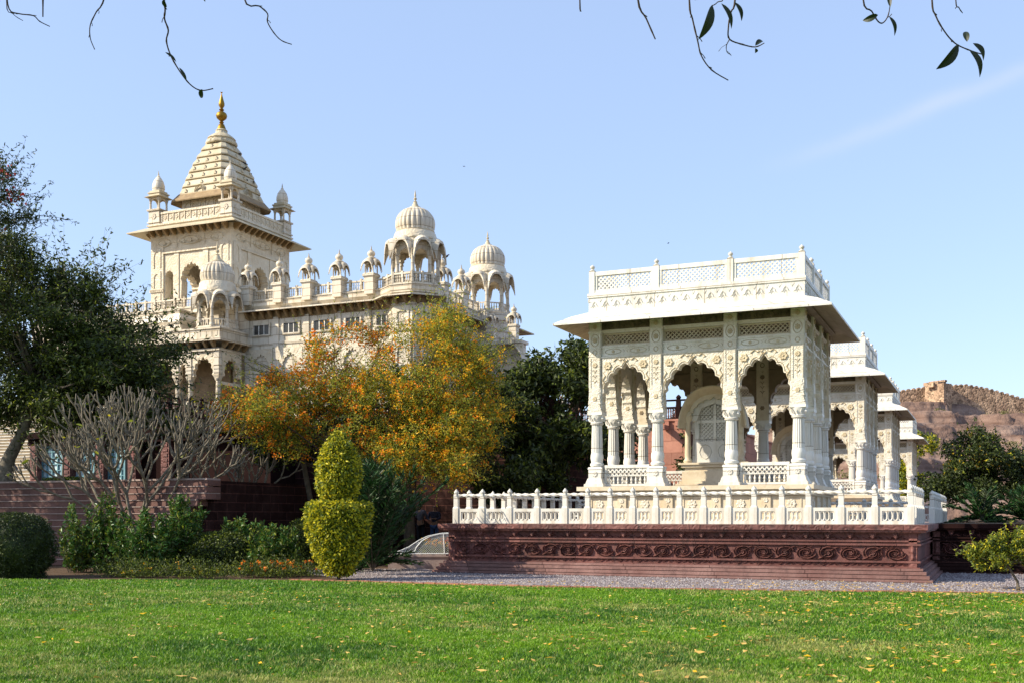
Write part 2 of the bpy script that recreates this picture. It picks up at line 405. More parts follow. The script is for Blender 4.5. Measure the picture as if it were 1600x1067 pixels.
# ------------------------------------------------------------------ mesh builder
class MB:
    def __init__(s):
        s.v = []; s.f = []; s.m = []; s.M = Matrix.Identity(4); s.mi = 0; s.rel = 0
    def add(s, vs, fs):
        n = len(s.v)
        for v in vs:
            s.v.append(tuple(s.M @ Vector(v)))
        for f in fs:
            s.f.append(tuple(n + i for i in f)); s.m.append(s.mi)
    def box(s, x0, x1, y0, y1, z0, z1):
        s.add([(x0, y0, z0), (x1, y0, z0), (x1, y1, z0), (x0, y1, z0), (x0, y0, z1), (x1, y0, z1), (x1, y1, z1), (x0, y1, z1)],
              [(0, 3, 2, 1), (4, 5, 6, 7), (0, 1, 5, 4), (1, 2, 6, 5), (2, 3, 7, 6), (3, 0, 4, 7)])
    def cbox(s, cx, cy, w, d, z0, z1):
        s.box(cx - w / 2, cx + w / 2, cy - d / 2, cy + d / 2, z0, z1)
    def frustum(s, cx, cy, w0, d0, z0, w1, d1, z1):
        a, b, c, d = w0 / 2, d0 / 2, w1 / 2, d1 / 2
        s.add([(cx - a, cy - b, z0), (cx + a, cy - b, z0), (cx + a, cy + b, z0), (cx - a, cy + b, z0),
               (cx - c, cy - d, z1), (cx + c, cy - d, z1), (cx + c, cy + d, z1), (cx - c, cy + d, z1)],
              [(0, 3, 2, 1), (4, 5, 6, 7), (0, 1, 5, 4), (1, 2, 6, 5), (2, 3, 7, 6), (3, 0, 4, 7)])
    def rings(s, rings, closed=True, caps=True):
        n = len(rings[0]); vs = [p for r in rings for p in r]; fs = []
        for i in range(len(rings) - 1):
            for j in range(n if closed else n - 1):
                k = (j + 1) % n
                fs.append((i * n + j, i * n + k, (i + 1) * n + k, (i + 1) * n + j))
        if caps:
            fs.append(tuple(range(n - 1, -1, -1)))
            fs.append(tuple((len(rings) - 1) * n + j for j in range(n)))
        s.add(vs, fs)
    def lathe(s, prof, n=16, cx=0, cy=0, z=0, rib=0, ribn=0, rot=0):
        rs = []
        for r, h in prof:
            ring = []
            for j in range(n):
                a = 2 * math.pi * j / n + rot
                rr = r
                if ribn:
                    rr = r * (1 - rib + rib * abs(math.sin(a * ribn / 2)) ** 0.6)
                ring.append((cx + rr * math.cos(a), cy + rr * math.sin(a), z + h))
            rs.append(ring)
        s.rings(rs)
    def tube(s, pts, rad, n=6, cap=True):
        pts = [Vector(p) for p in pts]
        if isinstance(rad, (int, float)):
            rad = [rad] * len(pts)
        rs = []
        up = None
        for i, p in enumerate(pts):
            t = (pts[min(i + 1, len(pts) - 1)] - pts[max(i - 1, 0)])
            if t.length < 1e-9: t = Vector((0, 0, 1))
            t.normalize()
            if up is None or abs(t.dot(up)) > 0.95:
                up = Vector((0, 0, 1)) if abs(t.z) < 0.9 else Vector((1, 0, 0))
            a = t.cross(up).normalized(); b = t.cross(a).normalized()
            up = b if abs(b.dot(t)) < .9 else up
            b = -b
            up = b
            rs.append([tuple(p + (a * math.cos(2 * math.pi * j / n) + b * math.sin(2 * math.pi * j / n)) * rad[i]) for j in range(n)])
        s.rings(rs, caps=cap)
    def prism(s, poly, y0, y1):   # polygon in x,z extruded along y
        n = len(poly)
        vs = [(x, y0, z) for x, z in poly] + [(x, y1, z) for x, z in poly]
        fs = [tuple(range(n)), tuple(range(2 * n - 1, n - 1, -1))]
        fs += [(i, n + i, n + (i + 1) % n, (i + 1) % n) for i in range(n)]
        s.add(vs, fs)
    def ngon(s, n, r, z0, z1, cx=0, cy=0, r1=None, rot=None):
        r1 = r if r1 is None else r1
        rot = math.pi / n if rot is None else rot
        s.rings([[(cx + q * math.cos(2 * math.pi * j / n + rot), cy + q * math.sin(2 * math.pi * j / n + rot), z) for j in range(n)]
                 for q, z in ((r, z0), (r1, z1))])
    def build(s, name, mats, parent=None, smooth=False, recalc=True):
        me = bpy.data.meshes.new(name)
        me.from_pydata(s.v, [], s.f)
        if not isinstance(mats, (list, tuple)): mats = [mats]
        for m in mats: me.materials.append(m)
        if len(mats) > 1:
            me.polygons.foreach_set('material_index', s.m)
        if recalc:
            bm = bmesh.new(); bm.from_mesh(me)
            bmesh.ops.recalc_face_normals(bm, faces=bm.faces)
            bm.to_mesh(me); bm.free()
        if smooth:
            me.polygons.foreach_set('use_smooth', [True] * len(me.polygons))
            try:
                me.set_sharp_from_angle(angle=R(smooth if smooth is not True else 40))
            except Exception:
                pass
        me.update()
        o = bpy.data.objects.new(name, me)
        COL.objects.link(o)
        if parent: o.parent = parent
        return o

def tag(o, label=None, cat=None, group=None, kind=None):
    if label: o['label'] = label
    if cat: o['category'] = cat
    if group: o['group'] = group
    if kind: o['kind'] = kind
    return o

def thing(name, label, cat, loc=(0, 0, 0), rz=0, group=None):
    o = bpy.data.objects.new(name, None)
    o.empty_display_size = 0.3
    COL.objects.link(o)
    o.location = loc; o.rotation_euler = (0, 0, rz)
    return tag(o, label, cat, group)

def copy_tree(o, parent=None):
    c = o.copy(); COL.objects.link(c); c.parent = parent
    for ch in [x for x in CH.get(o.name, [])] or list(o.children):
        copy_tree(ch, c)
    return c
CH = {}

def T(x=0, y=0, z=0, rz=0):
    return Matrix.Translation((x, y, z)) @ Matrix.Rotation(rz, 4, 'Z')


# ------------------------------------------------------------------ ornament
def lobed_curve(a, zs, rise, lobes=9, cusp=0.11, seg=5, ogee=0.07, extra=()):
    ts = sorted(set([math.pi * (1 - i / (lobes * seg)) for i in range(lobes * seg + 1)] + list(extra)), reverse=True)
    out = []
    for t in ts:
        u = t / math.pi * lobes
        b = abs(math.sin(math.pi * u)) ** 0.6
        m = 1 - cusp + cusp * b + ogee * math.exp(-((t - math.pi / 2) / 0.07) ** 2)
        out.append((t, a * m * math.cos(t), zs + rise * m * math.sin(t)))
    return out

def arch_panel(mb, w, z0, z1, a, zs, rise, y0, y1, lobes=9, cusp=0.11, cx=0, seg=4, ogee=0.07):
    """wall panel with a cusped arch cut in it, centred on cx, from y0 (front) to y1"""
    hw = w / 2
    ca = math.atan2(z1 - zs, hw)
    cur = lobed_curve(a, zs, rise, lobes, cusp, seg, ogee, extra=(ca, math.pi - ca))
    inner, outer = [], []
    if zs > z0 + 1e-6:
        inner.append((-a, z0)); outer.append((-hw, z0))
    for t, x, z in cur:
        c, sn = math.cos(t), math.sin(t)
        k = 1e9
        if abs(c) > 1e-6: k = min(k, hw / abs(c))
        if sn > 1e-6: k = min(k, (z1 - zs) / sn)
        inner.append((x, z)); outer.append((k * c, zs + k * sn))
    if zs > z0 + 1e-6:
        inner.append((a, z0)); outer.append((hw, z0))
    n = len(inner)
    vs = []
    for y in (y0, y1):
        vs += [(cx + x, y, z) for x, z in inner] + [(cx + x, y, z) for x, z in outer]
    fs = []
    for i in range(n - 1):
        fs.append((i, i + 1, n + i + 1, n + i))
        fs.append((2 * n + i, 3 * n + i, 3 * n + i + 1, 2 * n + i + 1))
        fs.append((i, 2 * n + i, 2 * n + i + 1, i + 1))
        fs.append((n + i, n + i + 1, 3 * n + i + 1, 3 * n + i))
    fs.append((0, n, 3 * n, 2 * n)); fs.append((n - 1, 2 * n + n - 1, 3 * n + n - 1, 2 * n - 1))
    mb.add(vs, fs)
    return cur

def rosette(mb, x, z, r, y, petals=6, h=0.025):
    mb.mi = mb.rel
    n = petals * 4
    c = (x, y - h * 0.6, z)
    ring1, ring2 = [], []
    for j in range(n):
        a = 2 * math.pi * j / n
        rr = r * (0.72 + 0.28 * abs(math.cos(a * petals / 2)))
        ring1.append((x + rr * math.cos(a), y + 0.005, z + rr * math.sin(a)))
        ring2.append((x + rr * 0.75 * math.cos(a), y - h, z + rr * 0.75 * math.sin(a)))
    vs = [c] + ring1 + ring2
    fs = []
    for j in range(n):
        k = (j + 1) % n
        fs.append((1 + j, 1 + k, 1 + n + k, 1 + n + j))
        fs.append((0, 1 + n + j, 1 + n + k))
    mb.add(vs, fs)
    mb.frustum(x, 0, 0.01, 0.01, 0, 0.01, 0.01, 0.001) if False else None
    # centre boss
    m = []
    for j in range(6):
        a = 2 * math.pi * j / 6
        m.append((x + r * 0.25 * math.cos(a), y - h * 0.8, z + r * 0.25 * math.sin(a)))
    mb.add([(x, y - h * 1.5, z)] + m, [(0, 1 + j, 1 + (j + 1) % 6) for j in range(6)])
    mb.mi = 0

def ring_relief(mb, x, z, rx, rz, wd, y, h=0.02, n=24, a0=0, a1=2 * math.pi):
    closed = abs(a1 - a0 - 2 * math.pi) < 1e-6
    m = n if closed else n + 1
    rs = []
    for j in range(m):
        a = a0 + (a1 - a0) * j / n
        c, s_ = math.cos(a), math.sin(a)
        rs.append([(x + (rx + wd / 2) * c, y + 0.004, z + (rz + wd / 2) * s_), (x + rx * c, y - h, z + rz * s_),
                   (x + (rx - wd / 2) * c, y + 0.004, z + (rz - wd / 2) * s_)])
    if closed: rs.append(rs[0])
    mb.mi = mb.rel
    mb.rings(rs, closed=False, caps=False)
    mb.mi = 0

def stroke(mb, pts, wd, y, h=0.02):
    """raised line of relief through x,z points"""
    rs = []
    for i, (x, z) in enumerate(pts):
        x0, z0 = pts[max(i - 1, 0)]; x1, z1 = pts[min(i + 1, len(pts) - 1)]
        dx, dz = x1 - x0, z1 - z0; L = math.hypot(dx, dz) or 1
        nx, nz_ = -dz / L * wd / 2, dx / L * wd / 2
        k = 0.35 if i in (0, len(pts) - 1) else 1
        rs.append([(x + nx * k, y + 0.004, z + nz_ * k), (x, y - h * k, z), (x - nx * k, y + 0.004, z - nz_ * k)])
    mb.mi = mb.rel
    mb.rings(rs, closed=False, caps=False)
    mb.mi = 0

def jali(mb, x0, x1, z0, z1, sp, bw, y0, y1, ratio=1.0):
    """diagonal pierced lattice of crossing bars clipped to a rectangle"""
    H = z1 - z0; W = x1 - x0
    run = H / ratio
    k = -math.ceil(run / sp) * sp
    while k < W:
        for d in (0, 1):
            # line from (k, 0) to (k+run, H)
            a, b = k, k + run
            za, zb = 0.0, H
            if a < 0: za = -a * ratio; a = 0
            if b > W: zb = H - (b - W) * ratio; b = W
            if zb - za > 0.02:
                p0 = (a, za); p1 = (b, zb)
                if d: p0 = (W - a, za); p1 = (W - b, zb)
                L = math.hypot(p1[0] - p0[0], p1[1] - p0[1])
                nx, nz_ = -(p1[1] - p0[1]) / L * bw / 2, (p1[0] - p0[0]) / L * bw / 2
                q = [(x0 + p0[0] + nx, z0 + p0[1] + nz_), (x0 + p1[0] + nx, z0 + p1[1] + nz_), (x0 + p1[0] - nx, z0 + p1[1] - nz_), (x0 + p0[0] - nx, z0 + p0[1] - nz_)]
                e = 0.002 * d
                mb.prism(q, y0 + e, y1 - e)
        k += sp

def frame(mb, x0, x1, z0, z1, w, y0, y1):
    mb.box(x0, x1, y0, y1, z0, z0 + w); mb.box(x0, x1, y0, y1, z1 - w, z1)
    mb.box(x0, x0 + w, y0, y1, z0 + w, z1 - w); mb.box(x1 - w, x1, y0, y1, z0 + w, z1 - w)

BALL = [(0.0, 0), (0.55, 0.05), (0.9, 0.28), (1.0, 0.6), (0.92, 0.95), (0.6, 1.25), (0.25, 1.5), (0.05, 1.75)]
def bud(mb, cx, cy, z, r, n=10):
    mb.lathe([(q * r, h * r) for q, h in BALL], n, cx, cy, z)


# ------------------------------------------------------------------ pavilion
def make_pavilion():
    W, D = 6.22, 5.05
    root = thing('marble_pavilion', '', 'pavilion')
    px_ = [-2.92, -1.07, 1.07, 2.92]
    py_ = [-2.335, -0.8, 0.8, 2.335]
    # base
    b = MB(); b.rel = 1
    for (ex, z0, z1) in ((.30, 0, .12), (.22, .12, .22), (.10, .22, .30), (.02, .30, .80), (.10, .80, .87), (.20, .87, .96), (.28, .96, 1.08)):
        b.box(-W / 2 - ex, W / 2 + ex, -D / 2 - ex, D / 2 + ex, z0, z1)
    for k in range(4):
        b.M = Matrix.Rotation(k * math.pi / 2, 4, 'Z')
        hw, hd = (W / 2, D / 2) if k % 2 == 0 else (D / 2, W / 2)
        yy = -hd - .02
        n = 9
        for i in range(n):
            x = -hw + (i + .5) * 2 * hw / n
            if i % 2 == 0:
                frame(b, x - .27, x + .27, .33, .77, .035, yy - .02, yy + .01)
                rosette(b, x, .56, .15, yy, 8, .03)
                stroke(b, [(x - .2, .42), (x - .1, .47), (x, .40), (x + .1, .47), (x + .2, .42)], .03, yy)
            else:
                b.box(x - .13, x + .13, yy - .05, yy + .01, .31, .79)
                rosette(b, x, .66, .08, yy - .05, 6, .02)
                stroke(b, [(x, .38), (x - .05, .45), (x, .55), (x + .05, .45), (x, .38)], .025, yy - .05)
    b.M = Matrix.Identity(4)
    b.build('base', [M['warm'], M['carved']], root)
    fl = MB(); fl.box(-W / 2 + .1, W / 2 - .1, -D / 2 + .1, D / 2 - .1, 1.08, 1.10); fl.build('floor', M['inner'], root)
    # pillars
    fl_prof = []
    def pillar_mb():
        p = MB()
        p.frustum(0, 0, .62, .62, 1.08, .60, .60, 1.17)
        p.frustum(0, 0, .54, .54, 1.17, .44, .44, 1.33)
        p.box(-.2, .2, -.2, .2, 1.33, 1.60)
        p.frustum(0, 0, .44, .44, 1.60, .40, .40, 1.66)
        p.lathe([(.16, 1.66), (.20, 1.70), (.205, 1.76), (.17, 1.80), (.175, 1.84), (.192, 1.93), (.185, 2.02), (.168, 2.08)], 24)
        p.lathe([(.165, 2.06), (.172, 2.12), (.165, 2.5), (.15, 2.92)], 48, rib=.13, ribn=16)
        p.lathe([(.16, 2.90), (.195, 2.93), (.195, 2.97), (.165, 3.0), (.175, 3.04), (.225, 3.14), (.235, 3.20)], 24)
        p.box(-.225, .225, -.225, .225, 3.19, 3.27)
        for k in range(4):
            p.M = Matrix.Rotation(k * math.pi / 2, 4, 'Z')
            rosette(p, 0, 1.46, .10, -.2, 8, .025)
            for j in (-1, 0, 1):
                stroke(p, [(j * .1, 3.0), (j * .12 - .03, 3.08), (j * .13, 3.17)], .04, -.19, .05)
        p.M = Matrix.Identity(4)
        return p
    def pilaster_mb():
        p = MB(); p.rel = 1
        p.box(-.17, .17, -.19, .19, 3.27, 5.88); p.box(-.19, .19, -.17, .17, 3.27, 5.879)
        for k in range(4):
            p.M = Matrix.Rotation(k * math.pi / 2, 4, 'Z')
            # bulging carved bracket at the foot of the pilaster
            p.box(-.215, .215, -.222, -.18, 3.27, 3.33)
            for zz, w_, pr in ((3.42, .20, .215), (3.58, .185, .21), (3.74, .165, .206), (3.9, .14, .203)):
                p.prism([(-w_, zz - .07), (-w_ * .6, zz - .09), (w_ * .6, zz - .09), (w_, zz - .07), (w_ * .8, zz + .06), (0, zz + .09), (-w_ * .8, zz + .06)], -pr, -.185)
            rosette(p, 0, 3.66, .08, -.21, 6, .02)
            p.box(-.15, -.12, -.205, -.185, 4.0, 4.86); p.box(.12, .15, -.205, -.185, 4.0, 4.86)
            stroke(p, [(0, 4.02), (0, 4.55)], .035, -.19, .02)
            for zz in (4.12, 4.27, 4.42):
                stroke(p, [(0, zz), (-.05, zz + .09), (-.09, zz + .06)], .03, -.19, .02)
                stroke(p, [(0, zz), (.05, zz + .09), (.09, zz + .06)], .03, -.19, .02)
            rosette(p, 0, 4.65, .085, -.19, 8, .025)
            for j in (-1, 0, 1): stroke(p, [(0, 4.78), (j * .05, 4.85)], .025, -.19, .015)
            p.box(-.2, .2, -.2, -.185, 4.9, 4.93)
            ring_relief(p, 0, 5.02, .06, .065, .03, -.19)
            p.box(-.2, .2, -.2, -.185, 5.12, 5.15)
            rosette(p, 0, 5.37, .09, -.19, 8, .025)
            ring_relief(p, 0, 5.37, .12, .17, .025, -.19)
            p.box(-.205, .205, -.207, -.185, 5.57, 5.63)
            rosette(p, 0, 5.76, .08, -.19, 8, .03)
        p.M = Matrix.Identity(4)
        return p
    ppos = [(x, y) for x in px_ for y in (py_[0], py_[3])] + [(x, y) for x in (px_[0], px_[3]) for y in py_[1:3]]
    p0 = pillar_mb().build('pillar', M['marble'], root, smooth=35)
    q0 = pilaster_mb().build('pilaster', [M['carved'], M['relief']], root)
    q1 = pilaster_mb().build('pilaster', [M['warm'], M['inner']], root)
    ppos.sort(key=lambda t: (t[1] > 1, t[0]))
    used = False
    for i, (x, y) in enumerate(ppos):
        if i == 0: o, q = p0, q0
        else:
            o = p0.copy(); COL.objects.link(o); o.parent = root
            if y > 1 and not used: q = q1; used = True
            else: q = (q1 if y > 1 else q0).copy(); COL.objects.link(q); q.parent = root
        o.location = (x, y, 0); q.location = (x, y, 0)
    # bays
    def bay(kind, w):
        a = MB(); a.rel = 1
        y0, y1 = -.15, .15
        cur = arch_panel(a, w, 3.27, 4.88, w / 2 - .005, 3.50, 1.12 if w > 1.2 else 1.0, y0, y1, 9, .07)
        # raised lip round the opening
        for yy, sg in ((y0, 1), ):
            stroke(a, [(x * 1.06, 3.50 + (z - 3.50) * 1.05) for t, x, z in cur if z < 4.70 and abs(x) < w / 2 - .06], .03, yy, .018)
        for yy in (y0,):
            for s_ in (-1, 1):
                xx = s_ * (w / 2 - .22)
                rosette(a, xx, 4.62, .14 if w > 1.2 else .1, yy, 6, .04)
                stroke(a, [(s_ * (w / 2 - .08), 3.95), (s_ * (w / 2 - .13), 4.1), (s_ * (w / 2 - .06), 4.2), (s_ * (w / 2 - .14), 4.33), (s_ * (w / 2 - .08), 4.42)], .05, yy, .03)
                stroke(a, [(s_ * .08, 4.80), (s_ * .18, 4.76), (s_ * .26, 4.82), (s_ * .36, 4.74), (s_ * .3, 4.7)], .045, yy, .03)
            stroke(a, [(0, 4.84), (-.07, 4.76), (0, 4.7), (.07, 4.76), (0, 4.84)], .04, yy, .035)
        a.box(-w / 2, w / 2, y0 - .025, y0 + .01, 4.82 + .035, 4.90)
        arch = (a, 'arch', [M['carved'], M['relief']])
        s = MB(); s.rel = 1
        s.box(-w / 2, w / 2, y0 + .02, y1 - .02, 4.90, 5.17)
        nc = 2
        for i in range(nc):
            x = -w / 2 + (i + .5) * w / nc
            ring_relief(s, x, 5.03, w / nc * .32, .075, .022, y0 + .02, .018)
            rosette(s, x, 5.03, .055, y0 + .02, 8, .02)
            for s_ in (-1, 1):
                stroke(s, [(x + s_ * w / nc * .40, 4.98), (x + s_ * w / nc * .45, 5.03), (x + s_ * w / nc * .40, 5.08)], .022, y0 + .02, .015)
        s.box(-w / 2, w / 2, y0 + .0, y0 + .03, 5.15, 5.18)
        s.box(-w / 2, w / 2, y0 + .0, y1, 5.6, 5.66)
        g = MB(); g.box(-w / 2, w / 2, y0 + .03, y1, 5.66, 5.88)
        n = max(4, int(w / .2))
        for i in range(n):
            x = -w / 2 + (i + .5) * w / n
            if i % 3 == 1: rosette(g, x, 5.76, .09, y0 + .03, 8, .04)
            else: stroke(g, [(x, 5.68), (x - .05, 5.75), (x, 5.84), (x + .05, 5.75), (x, 5.68)], .03, y0 + .03, .02)
        frame(s, -w / 2, w / 2, 5.18, 5.6, .035, y0 + .02, y0 + .12)
        lintel = (s, 'lintel', [M['carved'], M['relief']])
        lintel2 = (g, 'stained_shaded_frieze', M['grime_shade'])
        j = MB()
        frame(j, -w / 2 + .035, w / 2 - .035, 5.215, 5.565, .05, -.05, .03)
        jali(j, -w / 2 + .085, w / 2 - .085, 5.265, 5.515, .125, .026, -.03, .01)
        jl = (j, 'lattice_window', M['relief'])
        return [arch, lintel, lintel2, jl]
    def put(specs, xs):
        objs = [mb.build(nm, mt, root) for mb, nm, mt in specs]
        first = True
        for (x, y, rz) in xs:
            for o in objs:
                q = o if first else o.copy()
                if not first: COL.objects.link(q); q.parent = root
                q.location = (x, y, 0); q.rotation_euler = (0, 0, rz)
            first = False
    yF, xS = D / 2 - .19, W / 2 - .19
    wo_, wm = 1.85 - .33, 2.14 - .33
    so_, sm_ = 1.535 - .33, 1.6 - .33
    def inn(specs): return [(a_, b_, M['inner'] if not isinstance(c_, list) else [M['inner'], M['under']]) for a_, b_, c_ in specs]  # back bays take the marble with interior shade in its colour
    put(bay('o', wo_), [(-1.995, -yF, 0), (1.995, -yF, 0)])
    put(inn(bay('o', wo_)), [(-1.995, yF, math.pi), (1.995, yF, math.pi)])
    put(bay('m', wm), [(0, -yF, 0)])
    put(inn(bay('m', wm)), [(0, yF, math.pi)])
    put(bay('so', so_), [(xS, -1.5675, math.pi / 2), (xS, 1.5675, math.pi / 2), (-xS, -1.5675, -math.pi / 2), (-xS, 1.5675, -math.pi / 2)])
    put(bay('sm', sm_), [(xS, 0, math.pi / 2), (-xS, 0, -math.pi / 2)])
    # railings
    def railing(w):
        r = MB()
        r.box(-w / 2, w / 2, -.06, .06, 1.63, 1.72)
        r.box(-w / 2, w / 2, -.05, .05, 1.10, 1.16)
        r.box(-w / 2, -w / 2 + .07, -.05, .05, 1.16, 1.63); r.box(w / 2 - .07, w / 2, -.05, .05, 1.16, 1.63)
        jali(r, -w / 2 + .07, w / 2 - .07, 1.41, 1.63, .125, .03, -.03, .03)
        r.box(-w / 2 + .07, w / 2 - .07, -.035, .035, 1.39, 1.415)
        n = max(5, int((w - .14) / .125))
        for i in range(n):
            x = -w / 2 + .07 + (i + .5) * (w - .14) / n
            r.lathe([(.02, 1.16), (.035, 1.19), (.02, 1.22), (.034, 1.28), (.022, 1.33), (.018, 1.36), (.034, 1.39)], 8, x, 0)
        return r
    rl = {}
    for w, lst in ((1.36, [(-1.995, -yF, 0), (1.995, -yF, 0), (-1.995, yF, 0), (1.995, yF, 0)]), (1.66, [(0, yF, 0)]),
                   (1.05, [(xS, 1.5675, math.pi / 2), (-xS, 1.5675, math.pi / 2), (xS, -1.5675, math.pi / 2), (-xS, -1.5675, math.pi / 2)]), (1.12, [(xS, 0, math.pi / 2), (-xS, 0, math.pi / 2)])):
        put([(railing(w), 'railing', M['marble'])], lst)
    # ceiling beams and slab
    c = MB()
    c.box(-W / 2 + .34, W / 2 - .34, -D / 2 + .34, D / 2 - .34, 5.70, 5.86)
    for x in px_[1:3]: c.box(x - .12, x + .12, -D / 2 + .34, D / 2 - .34, 5.45, 5.70)
    for y in py_[1:3]: c.box(-W / 2 + .34, W / 2 - .34, y - .12, y + .12, 5.49, 5.699)
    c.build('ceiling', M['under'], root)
    # eave
    e = MB()
    def ringpts(ex, z): return [(-W / 2 - ex, -D / 2 - ex, z), (W / 2 + ex, -D / 2 - ex, z), (W / 2 + ex, D / 2 + ex, z), (-W / 2 - ex, D / 2 + ex, z)]
    e.rings([ringpts(a_, b_) for a_, b_ in ((-.04, 6.22), (.4, 6.04), (.82, 5.80), (.82, 5.745), (.80, 5.75))], caps=False)
    e.build('eave', M['marble'], root)
    e = MB()
    e.rings([ringpts(a_, b_) for a_, b_ in ((.80, 5.75), (.4, 5.93), (-.04, 6.03))], caps=False)
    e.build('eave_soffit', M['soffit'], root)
    u = MB()
    u.rings([ringpts(a_, b_) for a_, b_ in ((.0, 5.885), (.14, 5.93), (.14, 5.965), (-.03, 6.02), (-.3, 6.02), (-.3, 5.88), (.0, 5.88))], caps=False)
    # thin seams of the eave slabs underneath
    for k in range(4):
        u.M = Matrix.Rotation(k * math.pi / 2, 4, 'Z')
        hw, hd = (W / 2, D / 2) if k % 2 == 0 else (D / 2, W / 2)
        n = 5
        for i in range(n + 1):
            x = -hw + 2 * hw * i / n
            u.add([(x - .012, -hd - .1, 5.985), (x + .012, -hd - .1, 5.985), (x + .012, -hd - .40, 5.915), (x - .012, -hd - .40, 5.915), (x + .012, -hd - .8, 5.742), (x - .012, -hd - .8, 5.742)], [(0, 1, 2, 3), (3, 2, 4, 5)])
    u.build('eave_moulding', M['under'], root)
    # frieze above eave and ledge
    f = MB()
    f.box(-W / 2, W / 2, -D / 2, D / 2, 6.02, 6.62)
    f.box(-W / 2 - .035, W / 2 + .035, -D / 2 - .035, D / 2 + .035, 6.62, 6.74)
    for k in range(4):
        f.M = Matrix.Rotation(k * math.pi / 2, 4, 'Z')
        hw, hd = (W / 2, D / 2) if k % 2 == 0 else (D / 2, W / 2)
        n = int(2 * hw / .34)
        for i in range(n):
            x = -hw + (i + .5) * 2 * hw / n
            w_ = hw / n
            stroke(f, [(x - w_ * .8, 6.34), (x - w_ * .45, 6.37), (x - w_ * .3, 6.44), (x, 6.50), (x + w_ * .3, 6.44), (x + w_ * .45, 6.37), (x + w_ * .8, 6.34)], .045, -hd, .03)
            stroke(f, [(x - w_ * .3, 6.30), (x, 6.40), (x + w_ * .3, 6.30)], .04, -hd, .025)
            stroke(f, [(x + w_, 6.48), (x + w_, 6.58)], .06, -hd, .025)
            stroke(f, [(x + w_ * .6, 6.57), (x + w_, 6.48), (x + w_ * 1.4, 6.57)], .03, -hd, .02)
    f.M = Matrix.Identity(4)
    fo = f.build('frieze', M['marble'], root)
    # parapet
    pr = MB()
    for k in range(4):
        pr.M = Matrix.Rotation(k * math.pi / 2, 4, 'Z')
        hw, hd = (W / 2, D / 2) if k % 2 == 0 else (D / 2, W / 2)
        ps = [x for x in (px_ if k % 2 == 0 else py_)]
        ps = [-hw + .09] + ps[1:3] + [hw - .09]
        for i in range(3):
            a_, b_ = ps[i] + .08, ps[i + 1] - .08
            pr.box(a_, b_, -hd + .02, -hd + .14, 6.74, 6.84)
            pr.box(a_, b_, -hd + .02, -hd + .14, 7.26, 7.38)
            pr.box(a_, a_ + .08, -hd + .03, -hd + .13, 6.84, 7.26); pr.box(b_ - .08, b_, -hd + .03, -hd + .13, 6.84, 7.26)
            jali(pr, a_ + .08, b_ - .08, 6.84, 7.26, .128, .036, -hd + .05, -hd + .10)
        for x in ps[:3]:
            pr.box(x - .085, x + .085, -hd + .0, -hd + .17, 6.74, 7.42)
    pr.M = Matrix.Identity(4)
    po = pr.build('parapet', M['marble'], root)
    fm = MB(); fm.lathe([(.07, 0), (.075, .03), (.04, .05), (.04, .07)], 12); bud(fm, 0, 0, .065, .075, 12)
    f0 = fm.build('finial', M['marble'], po, smooth=40)
    pts = [(x, s_ * (D / 2 - .085)) for x in (-W / 2 + .09, px_[1], px_[2], W / 2 - .09) for s_ in (-1, 1)] + [(s_ * (W / 2 - .085), y) for y in py_[1:3] for s_ in (-1, 1)]
    for i, (x, y) in enumerate(pts):
        o = f0 if i == 0 else f0.copy()
        if i: COL.objects.link(o); o.parent = po
        o.location = (x, y, 7.42)
    return root

pav = make_pavilion()
bpy.context.view_layer.update()
PG = 'white marble garden pavilions standing in a row'
pavs = [(-7.82, 33.03, 1.42, 'largest and nearest white marble pavilion with cusped arches above the front balustrade'),
        (-7.82, 48.35, 1.42, 'second white marble pavilion from the front, partly hidden behind the nearest one'),
        (-8.02, 63.5, 1.42, 'third white marble pavilion from the front, only its right corner and eave showing'),
        (-8.45, 85.9, 1.42, 'farthest small looking white pavilion at the end of the row before the rocky hill')]
for i, (x, y, z, lab) in enumerate(pavs):
    o = pav if i == 0 else copy_tree(pav)
    o.location = (x, y, z); tag(o, lab, 'pavilion', PG)


